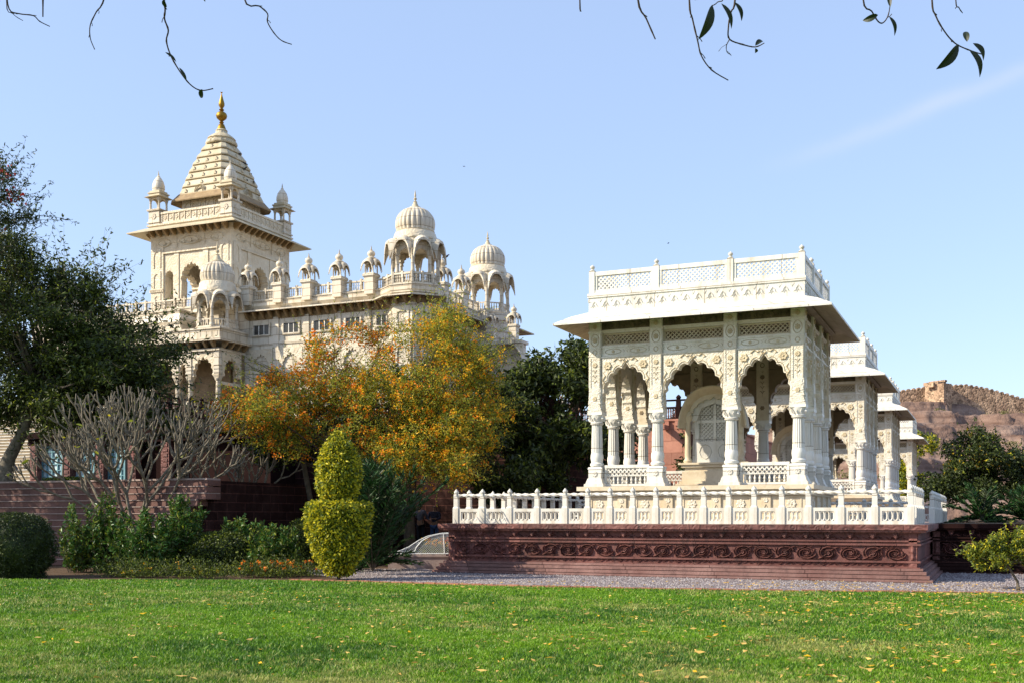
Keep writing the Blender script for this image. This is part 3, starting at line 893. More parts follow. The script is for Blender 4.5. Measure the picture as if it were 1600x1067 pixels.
def make_shrine():
    """canopied marble throne inside the pavilion"""
    root = thing('marble_shrine', '', 'shrine')
    b = MB()
    for hw, hd, z0, z1 in ((1.15, .62, 0, .12), (1.05, .55, .12, .2), (.98, .50, .2, .5), (.90, .44, .50, .62), (1.0, .52, .62, .70), (1.08, .58, .70, .76)):
        b.box(-hw, hw, -hd, hd, z0, z1)
    b.build('base', M['warm'], root)
    w = MB()
    w.box(-.62, .62, -.30, .34, .76, 1.42)
    for x0, x1 in ((-.62, -.50), (-.04, .04), (.50, .62)): w.box(x0, x1, -.30, -.22, 1.42, 2.55)
    w.box(-.5, .5, -.29, -.23, 1.98, 2.06)
    w.box(-.62, .62, .26, .34, 1.42, 2.75)
    for s_ in (-1, 1):
        jali(w, min(s_ * .04, s_ * .5), max(s_ * .04, s_ * .5), 1.42, 1.98, .12, .03, -.27, -.24)
        jali(w, min(s_ * .04, s_ * .5), max(s_ * .04, s_ * .5), 2.06, 2.5, .12, .03, -.27, -.24)
        ring_relief(w, s_ * .29, 1.1, .19, .22, .03, -.30, .02, 8)
    arch_panel(w, 1.5, 2.05, 2.95, .56, 2.05, .52, -.36, -.28, 1, 0, ogee=0)
    w.build('window_screen', M['marble'], root)
    for s_ in (-1, 1):
        c = MB()
        c.lathe([(.12, .76), (.14, .82), (.09, .9), (.10, .98), (.085, 1.6), (.08, 2.0), (.13, 2.1), (.15, 2.2)], 16, s_ * .82, -.38)
        c.box(s_ * .82 - .13, s_ * .82 + .13, -.5, -.26, 2.2, 2.32)
        c.build('column', M['warm'], root, smooth=40)
    # curved hood: drooping barrel canopy
    h = MB()
    rs = []
    for j in range(25):
        t = math.pi * (j / 24)
        c, s_ = math.cos(t), math.sin(t)
        def pt(r, rz_, y): return (r * c, y, 2.12 + rz_ * max(s_, 0) - (.30 * (abs(c) ** 6)))
        rs.append([pt(.86, .72, .3), pt(.86, .72, -.45), pt(1.02, .92, -.72), pt(1.06, .96, -.72), pt(.94, .84, -.40), pt(.94, .84, .3)])
    h.rings(rs, closed=True, caps=True)
    h.build('hood', M['warm'], root, smooth=50)
    i_ = MB()
    arch_panel(i_, 1.68, 2.10, 2.86, .72, 2.12, .60, -.46, -.40, 9, .08)
    i_.build('hood_arch', M['creamcarve'], root)
    return root

shr = make_shrine()
for i, (x, y, z, lab) in enumerate(pavs[:2]):
    o = shr if i == 0 else copy_tree(shr)
    o.location = (x, y + .5, z + 1.10)
    tag(o, ['cream marble shrine with curved hood and lattice window inside the nearest pavilion', 'marble shrine with curved hood glimpsed inside the second pavilion'][i], 'shrine', 'canopied marble shrines inside the pavilions')


# ------------------------------------------------------------------ plinth with carving
PLX0, PLX1, PLY = -14.75, -1.72, 28.92
def carved_plinth(name, label, x0, x1, y0, y1, scroll=True):
    root = thing(name, label, 'plinth', ((x0 + x1) / 2, y0, 0))
    ox, oy = root.location.x, root.location.y
    X0, X1, Y1 = x0 - ox, x1 - ox, y1 - oy
    def lay(mb, ex, z0, z1): mb.box(X0 - ex, X1 + ex, -ex, Y1 + ex, z0, z1)
    b = MB()
    for ex, z0, z1 in ((0, .34, 1.20), (.05, .99, 1.03), (.07, .90, .95), (.06, .47, .52), (.05, .335, .36)): lay(b, ex, z0, z1)
    b.build('body', M['red'] if scroll else M['redwall'], root)  # set-back plinth takes the stone with shade in its colour
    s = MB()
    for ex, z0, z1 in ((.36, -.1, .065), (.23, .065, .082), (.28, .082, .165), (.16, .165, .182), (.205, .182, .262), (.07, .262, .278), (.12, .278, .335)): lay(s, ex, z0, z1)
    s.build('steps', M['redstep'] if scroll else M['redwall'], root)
    c = MB()
    lay(c, .08, 1.20, 1.24); lay(c, .20, 1.24, 1.29); lay(c, .24, 1.29, 1.42)
    c.build('cornice', M['reddark'] if not scroll else M['redcarve'], root)
    r = MB(); n = max(2, int((X1 - X0 - .5) / .54))
    st = (X1 - X0 - .5) / n
    for i in range(n):
        x = X0 + .25 + (i + .5) * st
        # bracket flower beneath the cornice
        r.prism([(x - .1, 1.24), (x - .05, 1.12), (x, 1.08), (x + .05, 1.12), (x + .1, 1.24)], -.10, 0)
        rosette(r, x, 1.17, .06, -.10, 5, .02)
        sg = 1 if i % 2 else -1
        # acanthus scroll: a waving stem, a spiral off every wave and curling leaves
        stroke(r, [(x - st / 2 + st * t_ / 12, .70 - sg * .15 * math.cos(math.pi * t_ / 12)) for t_ in range(13)], .055, 0, .07)
        for kk, (w0, hh) in enumerate(((.06, .085), (.045, .06))):
            pts = []
            tw_ = rnd.uniform(.75, 1.1)
            for q in range(20):
                a = q / 19 * 3.1 * math.pi * tw_ + kk * 2.4 + rnd.uniform(0, .08)
                rr = .20 * (1 - q / 19 * .86)
                pts.append((x + rr * 1.25 * math.cos(a), .70 + sg * rr * .88 * math.sin(a)))
            stroke(r, pts, w0, 0, hh)
        rosette(r, x + rnd.uniform(-.02, .02), .70, .065, -.02, 5, .06)
        for q in range(11):
            a = q / 11 * 2 * math.pi + rnd.random()
            r0 = .10 + .09 * rnd.random(); cv = rnd.choice((-1, 1)) * rnd.uniform(.5, 1.1)
            zz_ = lambda v: max(.535, min(.875, .70 + v))
            stroke(r, [(x + r0 * math.cos(a), zz_(r0 * .9 * math.sin(a))), (x + (r0 + .05) * math.cos(a + cv * .4), zz_((r0 + .05) * .9 * math.sin(a + cv * .4))), (x + (r0 + .10) * math.cos(a + cv), zz_((r0 + .09) * .85 * math.sin(a + cv)))], .05, 0, rnd.uniform(.05, .09))
        for zc, am, hg in ((1.085, .03, .03), (.42, .03, .03)):
            for u_ in range(2):
                xx = x - st / 2 + (u_ + .5) * st / 2
                s2 = 1 if u_ else -1
                stroke(r, [(xx - st / 4, zc - s2 * am), (xx - st / 8, zc), (xx, zc + s2 * am), (xx + st / 8, zc), (xx + st / 4, zc - s2 * am)], .035, 0, hg)
                stroke(r, [(xx, zc + s2 * am), (xx + .04, zc - s2 * .01), (xx + .09, zc - s2 * .035)], .035, 0, hg)
                stroke(r, [(xx - .03, zc + s2 * am), (xx - .07, zc - s2 * .02)], .03, 0, hg)
    for xx in (X0 + .12, X1 - .12):
        r.box(xx - .10, xx + .10, -.05, 0.01, .36, 1.2)
        r.lathe([(.04, .55), (.06, .6), (.04, .66), (.055, .75), (.045, .88), (.06, .9)], 8, xx, -.05)
    r.build('scroll_relief', [M['redcarve'], M['red']], root)
    return root
carved_plinth('stone_plinth', 'dark red sandstone plinth with carved scroll frieze under the white balustrade', PLX0, PLX1, PLY, 99)
carved_plinth('stone_plinth', 'shaded dark red plinth set back to the right of the carved plinth, trees on top', PLX1 + .05, 18, 34.6, 99, scroll=False)
tf = MB(); tf.box(PLX0 - .1, PLX1 + .1, PLY - .1, 98.9, 1.35, 1.424); tag(tf.build('terrace_paving', M['tread']), kind='structure')
tf = MB(); tf.box(PLX1 + .3, 17.9, 34.7, 98.9, 1.35, 1.424); tag(tf.build('raised_garden_soil', M['soil']), kind='structure')


# ------------------------------------------------------------------ balustrades
def post_mb(h=1.0, w=.15):
    p = MB()
    k = w / .15
    p.box(-.085 * k, .085 * k, -.085 * k, .085 * k, 0, .46 * h)
    p.frustum(0, 0, .17 * k, .17 * k, .46 * h, .13 * k, .13 * k, .50 * h)
    p.box(-.065 * k, .065 * k, -.065 * k, .065 * k, .50 * h, .78 * h)
    p.frustum(0, 0, .13 * k, .13 * k, .78 * h, .155 * k, .155 * k, .81 * h)
    p.ngon(8, .082 * k, .81 * h, .87 * h)
    p.lathe([(.05 * k, .87 * h), (.075 * k, .90 * h), (.08 * k, .93 * h), (.055 * k, .965 * h), (.012, 1.0 * h + .02)], 8)
    return p
POSTS = {}
def balustrade(name, label, xs, y, axis, z, h=1.0, ovals=4, mat='marble', group=None, pierced=True, rope=True):
    """posts at xs along X (axis 0) or along Y (axis 1) from the fixed coordinate y"""
    if axis == 0: root = thing(name, label, 'balustrade', (xs[0], y, z), 0, group)
    else: root = thing(name, label, 'balustrade', (y, xs[0], z), math.pi / 2, group)
    key = (h, mat)
    for i, x in enumerate(xs):
        if key not in POSTS:
            POSTS[key] = o = post_mb(h).build('post', M[mat], root)
        else:
            o = POSTS[key].copy(); COL.objects.link(o); o.parent = root
        o.location = (x - xs[0], 0, 0)
    cache = {}
    for i in range(len(xs) - 1):
        a, b = xs[i] - xs[0] + .085, xs[i + 1] - xs[0] - .085
        w = b - a
        k = round(w, 1)
        nov = ovals[i] if isinstance(ovals, (list, tuple)) else ovals
        if True:
            p = MB()
            zt = .44 * h
            p.box(0, w, -.05, .05, .0, .10 * h); p.box(0, w, -.05, .05, zt - .09 * h, zt)
            p.box(0, .09, -.05, .05, .10 * h, zt - .09 * h); p.box(w - .09, w, -.05, .05, .10 * h, zt - .09 * h)
            ww = w - .18
            zc, rz_ = (.10 * h + zt - .09 * h) / 2, (zt - .19 * h) / 2
            for j in range(nov):
                rx = ww / nov / 2
                cx = .09 + (j + .5) * ww / nov
                rs = []
                for q in range(17):
                    t = 2 * math.pi * q / 16
                    c, s_ = math.cos(t), math.sin(t)
                    e = .7
                    cc = math.copysign(abs(c) ** e, c); ss = math.copysign(abs(s_) ** e, s_)
                    ro, ri = rx * .99, rx - .024
                    rs.append([(cx + ro * cc, -.04, zc + rz_ * ss * .99), (cx + ro * cc, .04, zc + rz_ * ss * .99), (cx + ri * cc, .03, zc + (rz_ - .024) * ss), (cx + ri * cc, -.03, zc + (rz_ - .024) * ss)])
                p.rings(rs, closed=True, caps=False)
                if nov == 3 and j == 1:
                    p.box(cx - .04, cx + .04, -.03, .03, zc - .02, zc + .02)
                    p.box(cx - rx, cx + rx, -.025, .025, zc - .012, zc + .012)
            po = p.build('pierced_panel', M[mat], root)
            po.location = (a, 0, 0)
            if rope:
                q = MB()
                # twisted rope rail
                n = max(8, int(w / .03)); rs = []
                for j in range(n + 1):
                    x = -.02 + (w + .04) * j / n
                    ring = []
                    for m_ in range(12):
                        t = 2 * math.pi * m_ / 12
                        rr = .040 + .013 * math.cos(3 * (t - x * 9))
                        ring.append((x, rr * math.cos(t), .83 * h + rr * math.sin(t)))
                    rs.append(ring)
                q.rings(rs)
                qo = q.build('rope_rail', M[mat], root, smooth=True)
                qo.location = (a, 0, 0)
    return root
fx = [-14.59, -13.73, -12.86, -12.0, -11.14, -10.46, -9.8, -9.14, -8.48, -7.82, -7.15, -6.48, -5.8, -5.08, -4.4, -3.58, -2.76, -1.9]
balustrade('marble_balustrade', 'long white marble balustrade with rope rail along the front of the red plinth', fx, 29.12, 0, 1.42,
           ovals=[4] * 4 + [3] * 10 + [4] * 3)
balustrade('marble_balustrade', 'white balustrade running back along the left edge of the plinth', [29.12 + .86 * i for i in range(1, 14)], -14.59, 1, 1.42)
balustrade('marble_balustrade', 'white balustrade in sharp perspective returning back at the right corner of the plinth', [29.12 + .86 * i for i in range(1, 6)], -1.9, 1, 1.42)
balustrade('marble_balustrade', 'farther white balustrade leading away behind the right corner, beside the dark tree', [36.2 + .95 * i for i in range(0, 11)], -1.75, 1, 1.42)
balustrade('marble_balustrade', 'low white balustrade crossing behind the nearest pavilion', [-14.2 + .85 * i for i in range(15)], 38.6, 0, 1.42, h=.8)
balustrade('marble_balustrade', 'low white balustrade crossing in front of the third pavilion', [-14.2 + .85 * i for i in range(15)], 55.2, 0, 1.42, h=.8)


# ------------------------------------------------------------------ mausoleum
mau = thing('marble_mausoleum', 'large cream marble mausoleum with a spired tower, porch and domed kiosks behind the trees', 'mausoleum', (-46, 62, 6.7))
mau_off = mau.location.copy()
def mpart(name, mb, mat, parent=None, smooth=False):
    o = mb.build(name, mat, parent or mau, smooth=smooth)
    if parent is None: o.location = -mau_off
    return o
YF, XR_ = 60.8, -33.6
def mempty(name, x, y, z):
    e = bpy.data.objects.new(name, None); COL.objects.link(e); e.parent = mau
    e.location = Vector((x, y, z)) - mau_off
    return e

w = MB()
w.box(-66, XR_, YF, 74, 8.4, 15.5)
w.box(-66.3, XR_ + .3, YF - .35, 74.3, 6.6, 8.4)
w.box(-66, XR_ + .06, YF - .06, 74, 13.15, 13.35)
for x in [-46.3, -43.9, -41.5, -39.05, -36.8, -34.6]: w.box(x - .22, x + .22, YF - .10, YF + .01, 8.4, 14.95)
for y in (63.5, 66, 68.5): w.box(XR_ - .01, XR_ + .10, y - .22, y + .22, 8.4, 14.95)
mpart('wall', w, M['cream'])
# blind arches on the wall
for i, (a, b) in enumerate([(-45.73, -44.48), (-43.29, -42.12), (-40.91, -39.67), (-38.45, -37.39), (-36.15, -35.07)]):
    cx = (a + b) / 2
    f = MB(); f.M = T(cx, YF, 0)
    frame(f, -(b - a) / 2 - .12, (b - a) / 2 + .12, 13.72, 14.60, .12, -.10, .0)
    fo = mpart('window', f, M['cream'])
    g = MB(); g.M = T(cx, YF, 0)
    g.box(-(b - a) / 2, (b - a) / 2, -.02, .0, 13.84, 14.48)
    gl = g.build('pane', M['dark'], fo)
    for k in range(4):
        g = MB(); g.M = T(cx, YF, 0)
        x = -(b - a) / 2 + k * (b - a) / 3
        g.box(x - .03, x + .03, -.05, -.02, 13.84, 14.48)
        g.build('mullion', M['marble'], fo)
    n = MB(); n.M = T(cx, YF, 0)
    arch_panel(n, 1.9, 9.4, 12.9, .72, 11.4, 1.1, -.12, .0, 9, .1)
    mpart('blind_arch', n, M['creamcarve'])
    if i in (0, 2, 4):
        n = MB(); n.M = T(cx + .1, YF, 0)
        n.box(-.4, .4, -.03, -.001, 9.5, 10.9)
        dk = mpart('dark_window', n, M['dark'])
        n = MB(); n.M = T(cx + .1, YF, 0)
        frame(n, -.48, .48, 9.4, 11.0, .1, -.12, -.03); n.box(-.6, .6, -.25, 0, 9.25, 9.4)
        n.build('sill', M['marble'], dk)
# cornice shelf with brackets, following the octagonal corner bays
OC = [(-33.75, 61.5), (-33.6, 72.1)]
def eave_strip(mb, pts, out, z_in, z_out, th=.08):
    """pts plan polyline (wall line), outward normal on the right hand side of travel"""
    P_ = [Vector((p[0], p[1])) for p in pts]
    nr = []
    for i in range(len(P_)):
        ns = []
        for a, b in ((i - 1, i), (i, i + 1)):
            if 0 <= a and b < len(P_):
                d = (P_[b] - P_[a]).normalized(); ns.append(Vector((d.y, -d.x)))
        n = sum(ns, Vector((0, 0))).normalized()
        n = n / max(.35, n.dot(ns[0])); nr.append(n)
    rs = []
    for p, n in zip(P_, nr):
        q = p + n * out
        rs.append([(p.x, p.y, z_in), (q.x, q.y, z_out), (q.x, q.y, z_out - th), (p.x, p.y, z_in - th * 2)])
    mb.rings(rs)
def octo(cx, cy, r, idx):
    a = math.pi / 8 + idx * math.pi / 4
    return (cx + r * math.cos(a), cy + r * math.sin(a))
RB = 1.75
o0 = OC[0]
plan = [(-46.4, YF), (o0[0] - 1.9, YF)] + [octo(o0[0], o0[1], RB, k) for k in (5, 6, 7)] + [(XR_, 63.4), (XR_, 70.4)]
# bays (octagonal towers under the big kiosks)
for (cx, cy) in OC:
    bb = MB(); bb.ngon(8, RB, 8.4, 16.0, cx, cy)
    for z in (9.4, 13.2, 14.8): bb.ngon(8, RB + .08, z, z + .14, cx, cy)
    for k in range(8):
        bb.M = T(cx, cy, 0, k * math.pi / 4)
        yy = -RB * math.cos(math.pi / 8)
        arch_panel(bb, 1.2, 9.8, 12.9, .4, 11.7, .8, yy - .08, yy + .02, 7, .1)
        frame(bb, -.45, .45, 13.6, 14.5, .1, yy - .06, yy + .02)
    bb.M = Matrix.Identity(4)
    mpart('corner_bay', bb, M['cream'])
e = MB()
eave_strip(e, plan, .85, 15.55, 15.36)
mpart('cornice_shelf', e, M['cream'])
br = MB()
BRK = {}
def bracket_line(mb, p0, p1, step, zt, zb, out, wd=.14):
    p0, p1 = Vector(p0), Vector(p1); L = (p1 - p0).length; d = (p1 - p0) / L
    n = max(1, int(L / step)); ang = math.atan2(d.y, d.x)
    key = (round(zt - zb, 3), out, wd)
    if key not in BRK:
        m_ = MB(); h = zt - zb
        m_.add([(-wd / 2, 0, 0), (wd / 2, 0, 0), (wd / 2, -out * .35, .05), (-wd / 2, -out * .35, .05),
                (-wd / 2, -out * .75, h - .12), (wd / 2, -out * .75, h - .12), (wd / 2, -out * .8, h), (-wd / 2, -out * .8, h), (-wd / 2, 0, h), (wd / 2, 0, h)],
               [(0, 1, 2, 3), (3, 2, 5, 4), (4, 5, 6, 7), (7, 6, 9, 8), (0, 3, 4, 7, 8), (1, 9, 6, 5, 2), (0, 8, 9, 1)])
        BRK[key] = m_.build('bracket', M['ochre'], mau); first = True
    else: first = False
    for i in range(n):
        q = p0 + d * (i + .5) * L / n
        o = BRK[key] if first and i == 0 else BRK[key].copy()
        if not (first and i == 0): COL.objects.link(o); o.parent = mau
        o.location = Vector((q.x, q.y, zb)) - mau_off; o.rotation_euler = (0, 0, ang)
for a, b in zip(plan[:-1], plan[1:]): bracket_line(None, a, b, .60, 15.38, 14.85, .8)
dk = MB()
eave_strip(dk, plan, .10, 15.32, 15.32, .24)
mpart('bracket_band', dk, M['ochre'])
# parapet wall + balustrade above
pp = MB()
planP = [(-62, YF)] + plan
eave_strip(pp, planP, .25, 16.02, 16.02, .28)
eave_strip(pp, planP, .30, 16.10, 16.10, .05)
rs = []
mpart('parapet_base', pp, M['cream'])
def small_balustrade(mb, p0, p1, z0, z1, post=.12, step=.85):
    p0, p1 = Vector(p0), Vector(p1); L = (p1 - p0).length; d = (p1 - p0) / L
    mb.M = T(p0.x, p0.y, 0, math.atan2(d.y, d.x))
    mb.box(0, L, -.08, .08, z1 - .1, z1); mb.box(0, L, -.08, .08, z0, z0 + .12)
    n = max(1, round(L / step))
    for i in range(n + 1):
        x = L * i / n
        mb.box(x - post / 2, x + post / 2, -.1, .1, z0 + .12, z1 + .1)
        if i < n:
            k = 5
            for j in range(k):
                xx = x + (j + .7) * (L / n) / (k + .4)
                mb.lathe([(.022, z0 + .12), (.045, z0 + .25), (.022, z0 + .4), (.04, (z0 + z1) / 2 + .1), (.022, z1 - .1)], 5, xx, 0)
    mb.M = Matrix.Identity(4)
sb = MB()
for a, b in zip(planP[:-1], planP[1:]):
    small_balustrade(sb, a, b, 16.10, 16.82)
mpart('roof_balustrade', sb, M['cream'])
rf = MB()
rf.box(-66, XR_ + .02, YF - .02, 74, 15.5, 16.05)
for (cx, cy) in OC: rf.ngon(8, RB + .2, 15.6, 16.1, cx, cy)
mpart('roof', rf, M['cream'])

def hood_ring(mb, n, R_, z, rise, out, droop, rot=None, seg=8):
    """curved petal hoods over each side of an n-sided kiosk"""
    rot = math.pi / n if rot is None else rot
    side = 2 * R_ * math.sin(math.pi / n); ap = R_ * math.cos(math.pi / n)
    for k in range(n):
        a = 2 * math.pi * k / n + rot + math.pi / n
        base = mb.M.copy()
        mb.M = base @ Matrix.Rotation(a + math.pi / 2, 4, 'Z')
        rs = []
        for j in range(seg + 1):
            u = -1 + 2 * j / seg
            arch = rise * math.sqrt(max(0, 1 - (abs(u) ** 2.2)))
            ring = []
            for wv in (0, .35, .7, 1):
                x = u * side / 2 * (1 + .22 * wv * out / ap * 2)
                y = -(ap + out * wv)
                ring.append((x, y, z + arch * (1 + .18 * wv) - droop * wv ** 2 * (.5 + .9 * abs(u) ** 3)))
            for wv in (1, .7, .35, 0):
                x = u * side / 2 * (1 + .22 * wv * out / ap * 2) * .93
                y = -(ap + out * wv * .97)
                ring.append((x, y, z - .07 + arch * .88 * (1 + .18 * wv) - droop * wv ** 2 * (.5 + .9 * abs(u) ** 3)))
            rs.append(ring)
        mb.rings(rs)
        mb.M = base

def kiosk(name, x, y, zb, R_, hcol, zdome, ztop, n=8, rib=True, parent=mau, rail=True):
    """domed kiosk: zb base; columns hcol tall; dome starts zdome; finial tip ztop"""
    e = bpy.data.objects.new(name, None); COL.objects.link(e); e.parent = parent
    e.location = Vector((x, y, zb)) - mau_off
    rot = math.pi / n
    b = MB()
    b.ngon(n, R_ * 1.16, 0, .10 * R_, r1=R_ * 1.2); b.ngon(n, R_ * 1.1, .1 * R_, .18 * R_)
    b.build('platform', M['cream'], e)
    z0 = .18 * R_
    c0 = None
    for k in range(n):
        a = 2 * math.pi * k / n + rot
        if c0 is None:
            c = MB(); r = .085 * R_
            c.lathe([(r * 1.5, 0), (r * 1.5, r), (r * .9, r * 2), (r * 1.3, r * 4), (r * .9, r * 6), (r * .8, hcol * .72), (r * 1.5, hcol * .78), (r * 1.6, hcol * .83)], 10)
            c.box(-r * 1.2, r * 1.2, -r * 1.2, r * 1.2, hcol * .82, hcol)
            c0 = c.build('column', M['cream'], e, smooth=40); o = c0
        else:
            o = c0.copy(); COL.objects.link(o); o.parent = e
        o.location = (R_ * .95 * math.cos(a), R_ * .95 * math.sin(a), z0); o.rotation_euler = (0, 0, a)
    side = 2 * R_ * .95 * math.sin(math.pi / n); ap = R_ * .95 * math.cos(math.pi / n)
    am = MB()
    arch_panel(am, side, z0 + hcol * .62, z0 + hcol * 1.02, side * .40, z0 + hcol * .62, hcol * .27, -ap - .03 * R_, -ap + .05 * R_, 7, .12, seg=3)
    ao = am.build('arch', M['cream'], e)
    rm = MB()
    rm.box(-side * .42, side * .42, -ap - .02, -ap + .03, z0 + hcol * .22, z0 + hcol * .26)
    for j in range(5):
        rm.lathe([(.02 * R_, z0), (.03 * R_, z0 + hcol * .1), (.018 * R_, z0 + hcol * .22)], 5, -side * .34 + side * .17 * j, -ap)
    ro_ = rm.build('railing', M['cream'], e)
    for k in range(n):
        a = 2 * math.pi * k / n + rot + math.pi / n
        for src in (ao, ro_):
            o = src if k == 0 else src.copy()
            if k: COL.objects.link(o); o.parent = e
            o.rotation_euler = (0, 0, a + math.pi / 2)
    zh = z0 + hcol * .98
    h = MB(); hood_ring(h, n, R_ * 1.0, zh - .06 * R_, .42 * R_, .32 * R_, .40 * R_)
    h.build('hoods', M['cream'], e, smooth=50)
    d = MB()
    zd = zdome - zb
    d.lathe([(R_ * .97, zh - .02), (R_ * .98, zh + .22 * R_), (R_ * .86, zd - .10 * R_), (R_ * .80, zd - .04 * R_), (R_ * .82, zd), (R_ * .74, zd + .02)], 32)
    d.ngon(n, R_ * 1.02, zh + .3 * R_, zh + .36 * R_)
    d.build('drum', M['creamcarve'], e, smooth=40)
    dm = MB()
    hd = R_ * 1.02
    prof = []
    for q in range(13):
        t = q / 12
        a = -0.35 + t * (math.pi / 2 + .35)
        prof.append((R_ * .84 * max(math.cos(a) ** .85 if math.cos(a) > 0 else 0, .12) , zd + hd * .30 + hd * .70 * math.sin(a)))
    dm.lathe([(R_ * .8, zd)] + prof, 96, rib=.07, ribn=24)
    dm.build('dome', M['cream'], e, smooth=60)
    fz = zd + hd
    fh = ztop - zb - fz
    fm = MB()
    s = fh
    fm.lathe([(.40 * s * .9, -.04 * s), (.36 * s * .9, .03 * s), (.20 * s, .07 * s), (.16 * s, .18 * s), (.10 * s, .30 * s), (.12 * s, .34 * s), (.05 * s, .38 * s), (.04 * s, .42 * s), (.09 * s, .48 * s), (.09 * s, .54 * s), (.03 * s, .6 * s), (.06 * s, .67 * s), (.05 * s, .75 * s), (.01 * s, 1.0 * s)], 12, z=fz)
    fm.build('finial', M['spire'], e, smooth=40)
    return e

kiosk('domed_kiosk', OC[0][0], OC[0][1], 16.05, 1.52, 2.35, 19.72, 22.40)
kiosk('domed_kiosk', OC[1][0], OC[1][1], 16.05, 1.52, 2.35, 19.72, 22.30)
kiosk('domed_kiosk', -47.75, 59.5, 13.98, 1.36, 1.95, 17.35, 20.1)
kiosk('domed_kiosk', -61.5, 59.5, 13.98, 1.36, 1.95, 17.35, 20.1)

# miniature kiosks on the parapet
def mini(x, y, z, s=1.0, ped=.0):
    e = bpy.data.objects.new('mini_kiosk', None); COL.objects.link(e); e.parent = mau
    e.location = Vector((x, y, z)) - mau_off
    if not hasattr(mini, 'src'):
        b = MB()
        b.box(-.36, .36, -.36, .36, -1.35, -.10); b.box(-.46, .46, -.46, .46, -.10, 0)
        b.frustum(0, 0, .72, .72, -.22, .92, .92, -.10); b.frustum(0, 0, .92, .92, 0, .8, .8, .10)
        cs4 = []
        for sx in (-1, 1):
            for sy in (-1, 1):
                c = MB(); c.lathe([(.07, .1), (.05, .2), (.06, .35), (.05, .7), (.08, .8)], 6, sx * .3, sy * .3); cs4.append(('column', c, 'cream', 0))
        for k in range(4):
            c = MB(); c.M = Matrix.Rotation(k * math.pi / 2, 4, 'Z')
            arch_panel(c, .66, .62, 1.0, .2, .62, .22, -.34, -.28, 3, .1, seg=4)
            cs4.append(('arch', c, 'cream', 0))
        h = MB(); hood_ring(h, 4, .50, .86, .26, .26, .42)
        d = MB()
        d.lathe([(.34, 1.0), (.32, 1.2), (.18, 1.27), (.2, 1.30), (.27, 1.40), (.285, 1.50), (.24, 1.62), (.12, 1.70), (.07, 1.73), (.09, 1.77), (.03, 1.81), (.045, 1.87), (.01, 2.05)], 20, rib=.05, ribn=10)
        mini.src = [('pedestal', b, 'cream', 0), *cs4, ('hoods', h, 'cream', 50), ('dome', d, 'cream', 40)]
        mini.objs = [m_.build(nm, M[mt], e, smooth=sm_) for nm, m_, mt, sm_ in mini.src]
    else:
        for o in mini.objs:
            q = o.copy(); COL.objects.link(q); q.parent = e
    e.scale = (s * .92,) * 3
    return e
for x in (-46.05, -43.5, -41.2, -38.85, -36.45): mini(x, YF - .2, 17.05)
for y in (64.8, 67.6): mini(XR_ + .1, y, 17.05)
for x, y, s in ((at_y(768, 68.8), 68.8, .8), (at_y(803, 68.8), 68.8, .8)): mini(x, y, 14.7, s)

# porch
YQ = 58.0
XQ = -46.43
po = MB()
po.box(-62, XQ, YQ, YF, 6.7, 8.7)
po.box(-62.1, XQ + .15, YQ - .15, YF, 8.55, 8.75)
mpart('porch_base', po, M['cream'])
po = MB()
po.box(-62, XQ + .25, YQ - .25, YF, 13.25, 13.90)
po.box(-62, XQ + .34, YQ - .34, YF, 13.90, 14.0)
po.box(-62, XQ + .55, YQ - .55, YF, 13.12, 13.27)
po.box(-62, XQ + .1, YQ - .1, YF, 12.55, 12.7)
for i in range(34):
    x = XQ + .05 - i * .46
    po.box(x - .04, x + .04, YQ - .27, YQ - .24, 13.45, 13.75)
for i in range(6):
    y = YQ + .1 + i * .46
    po.box(XQ + .24, XQ + .27, y - .04, y + .04, 13.45, 13.75)
mpart('porch_roof', po, M['cream'])
br = MB()
bracket_line(br, (-61, YQ), (XQ, YQ), .62, 13.12, 12.7, .55, .16)
bracket_line(br, (XQ, YQ), (XQ, YF), .62, 13.12, 12.7, .55, .16)
cols = [at_y(342, YQ + .2) - .05, at_y(298, YQ + .2), at_y(278, YQ + .2), at_y(238, YQ + .2), at_y(220, YQ + .2), at_y(180, YQ + .2)]
c0 = None
for i, x in enumerate(cols):
    if c0 is None:
        c = MB()
        c.frustum(0, 0, .56, .56, 8.75, .40, .40, 9.3)
        c.lathe([(.2, 9.3), (.22, 9.4), (.15, 9.5), (.17, 9.7), (.15, 10.5), (.14, 10.55), (.22, 10.65), (.24, 10.75)], 16)
        c.frustum(0, 0, .36, .36, 10.75, .50, .50, 10.95)
        c.box(-.2, .2, -.2, .2, 10.95, 12.60)
        for zz in (11.1, 11.35, 11.6): c.box(-.24, .24, -.24, .24, zz, zz + .12)
        c0 = o = c.build('porch_column', M['cream'], mau, smooth=30)
    else:
        o = c0.copy(); COL.objects.link(o); o.parent = mau
    o.location = Vector((x, YQ + .2, 0)) - mau_off
for a, b in zip(cols[:-1], cols[1:]):
    m_ = MB(); m_.M = T((a + b) / 2, YQ + .2, 0); wdt = a - b - .38
    arch_panel(m_, wdt, 10.9, 12.56, wdt * .44, 11.0 if wdt > 1 else 10.95, 1.15 if wdt > 1 else .9, -.14, .14, 7, .12)
    if wdt > 1:
        for s_ in (-1, 1): rosette(m_, s_ * (wdt / 2 - .25), 12.3, .16, -.14, 6, .04)
    mpart('porch_arch', m_, M['creamcarve'])
m_ = MB(); m_.M = T(XQ - .1, (YQ + YF) / 2 - .1, 0, math.pi / 2)
arch_panel(m_, 2.0, 10.9, 12.56, .8, 11.0, 1.15, -.14, .14, 7, .12)
m_.box(-1.0, 1.0, -.1, .1, 10.35, 10.55)
mpart('porch_arch', m_, M['creamcarve'])
m_ = MB(); m_.box(XQ - .45, XQ + .0, YF - .5, YF - .001, 8.7, 12.6); m_.box(-62, -47.5, YF - .25, YF - .002, 8.7, 12.6)
mpart('porch_back_wall', m_, M['inner'])
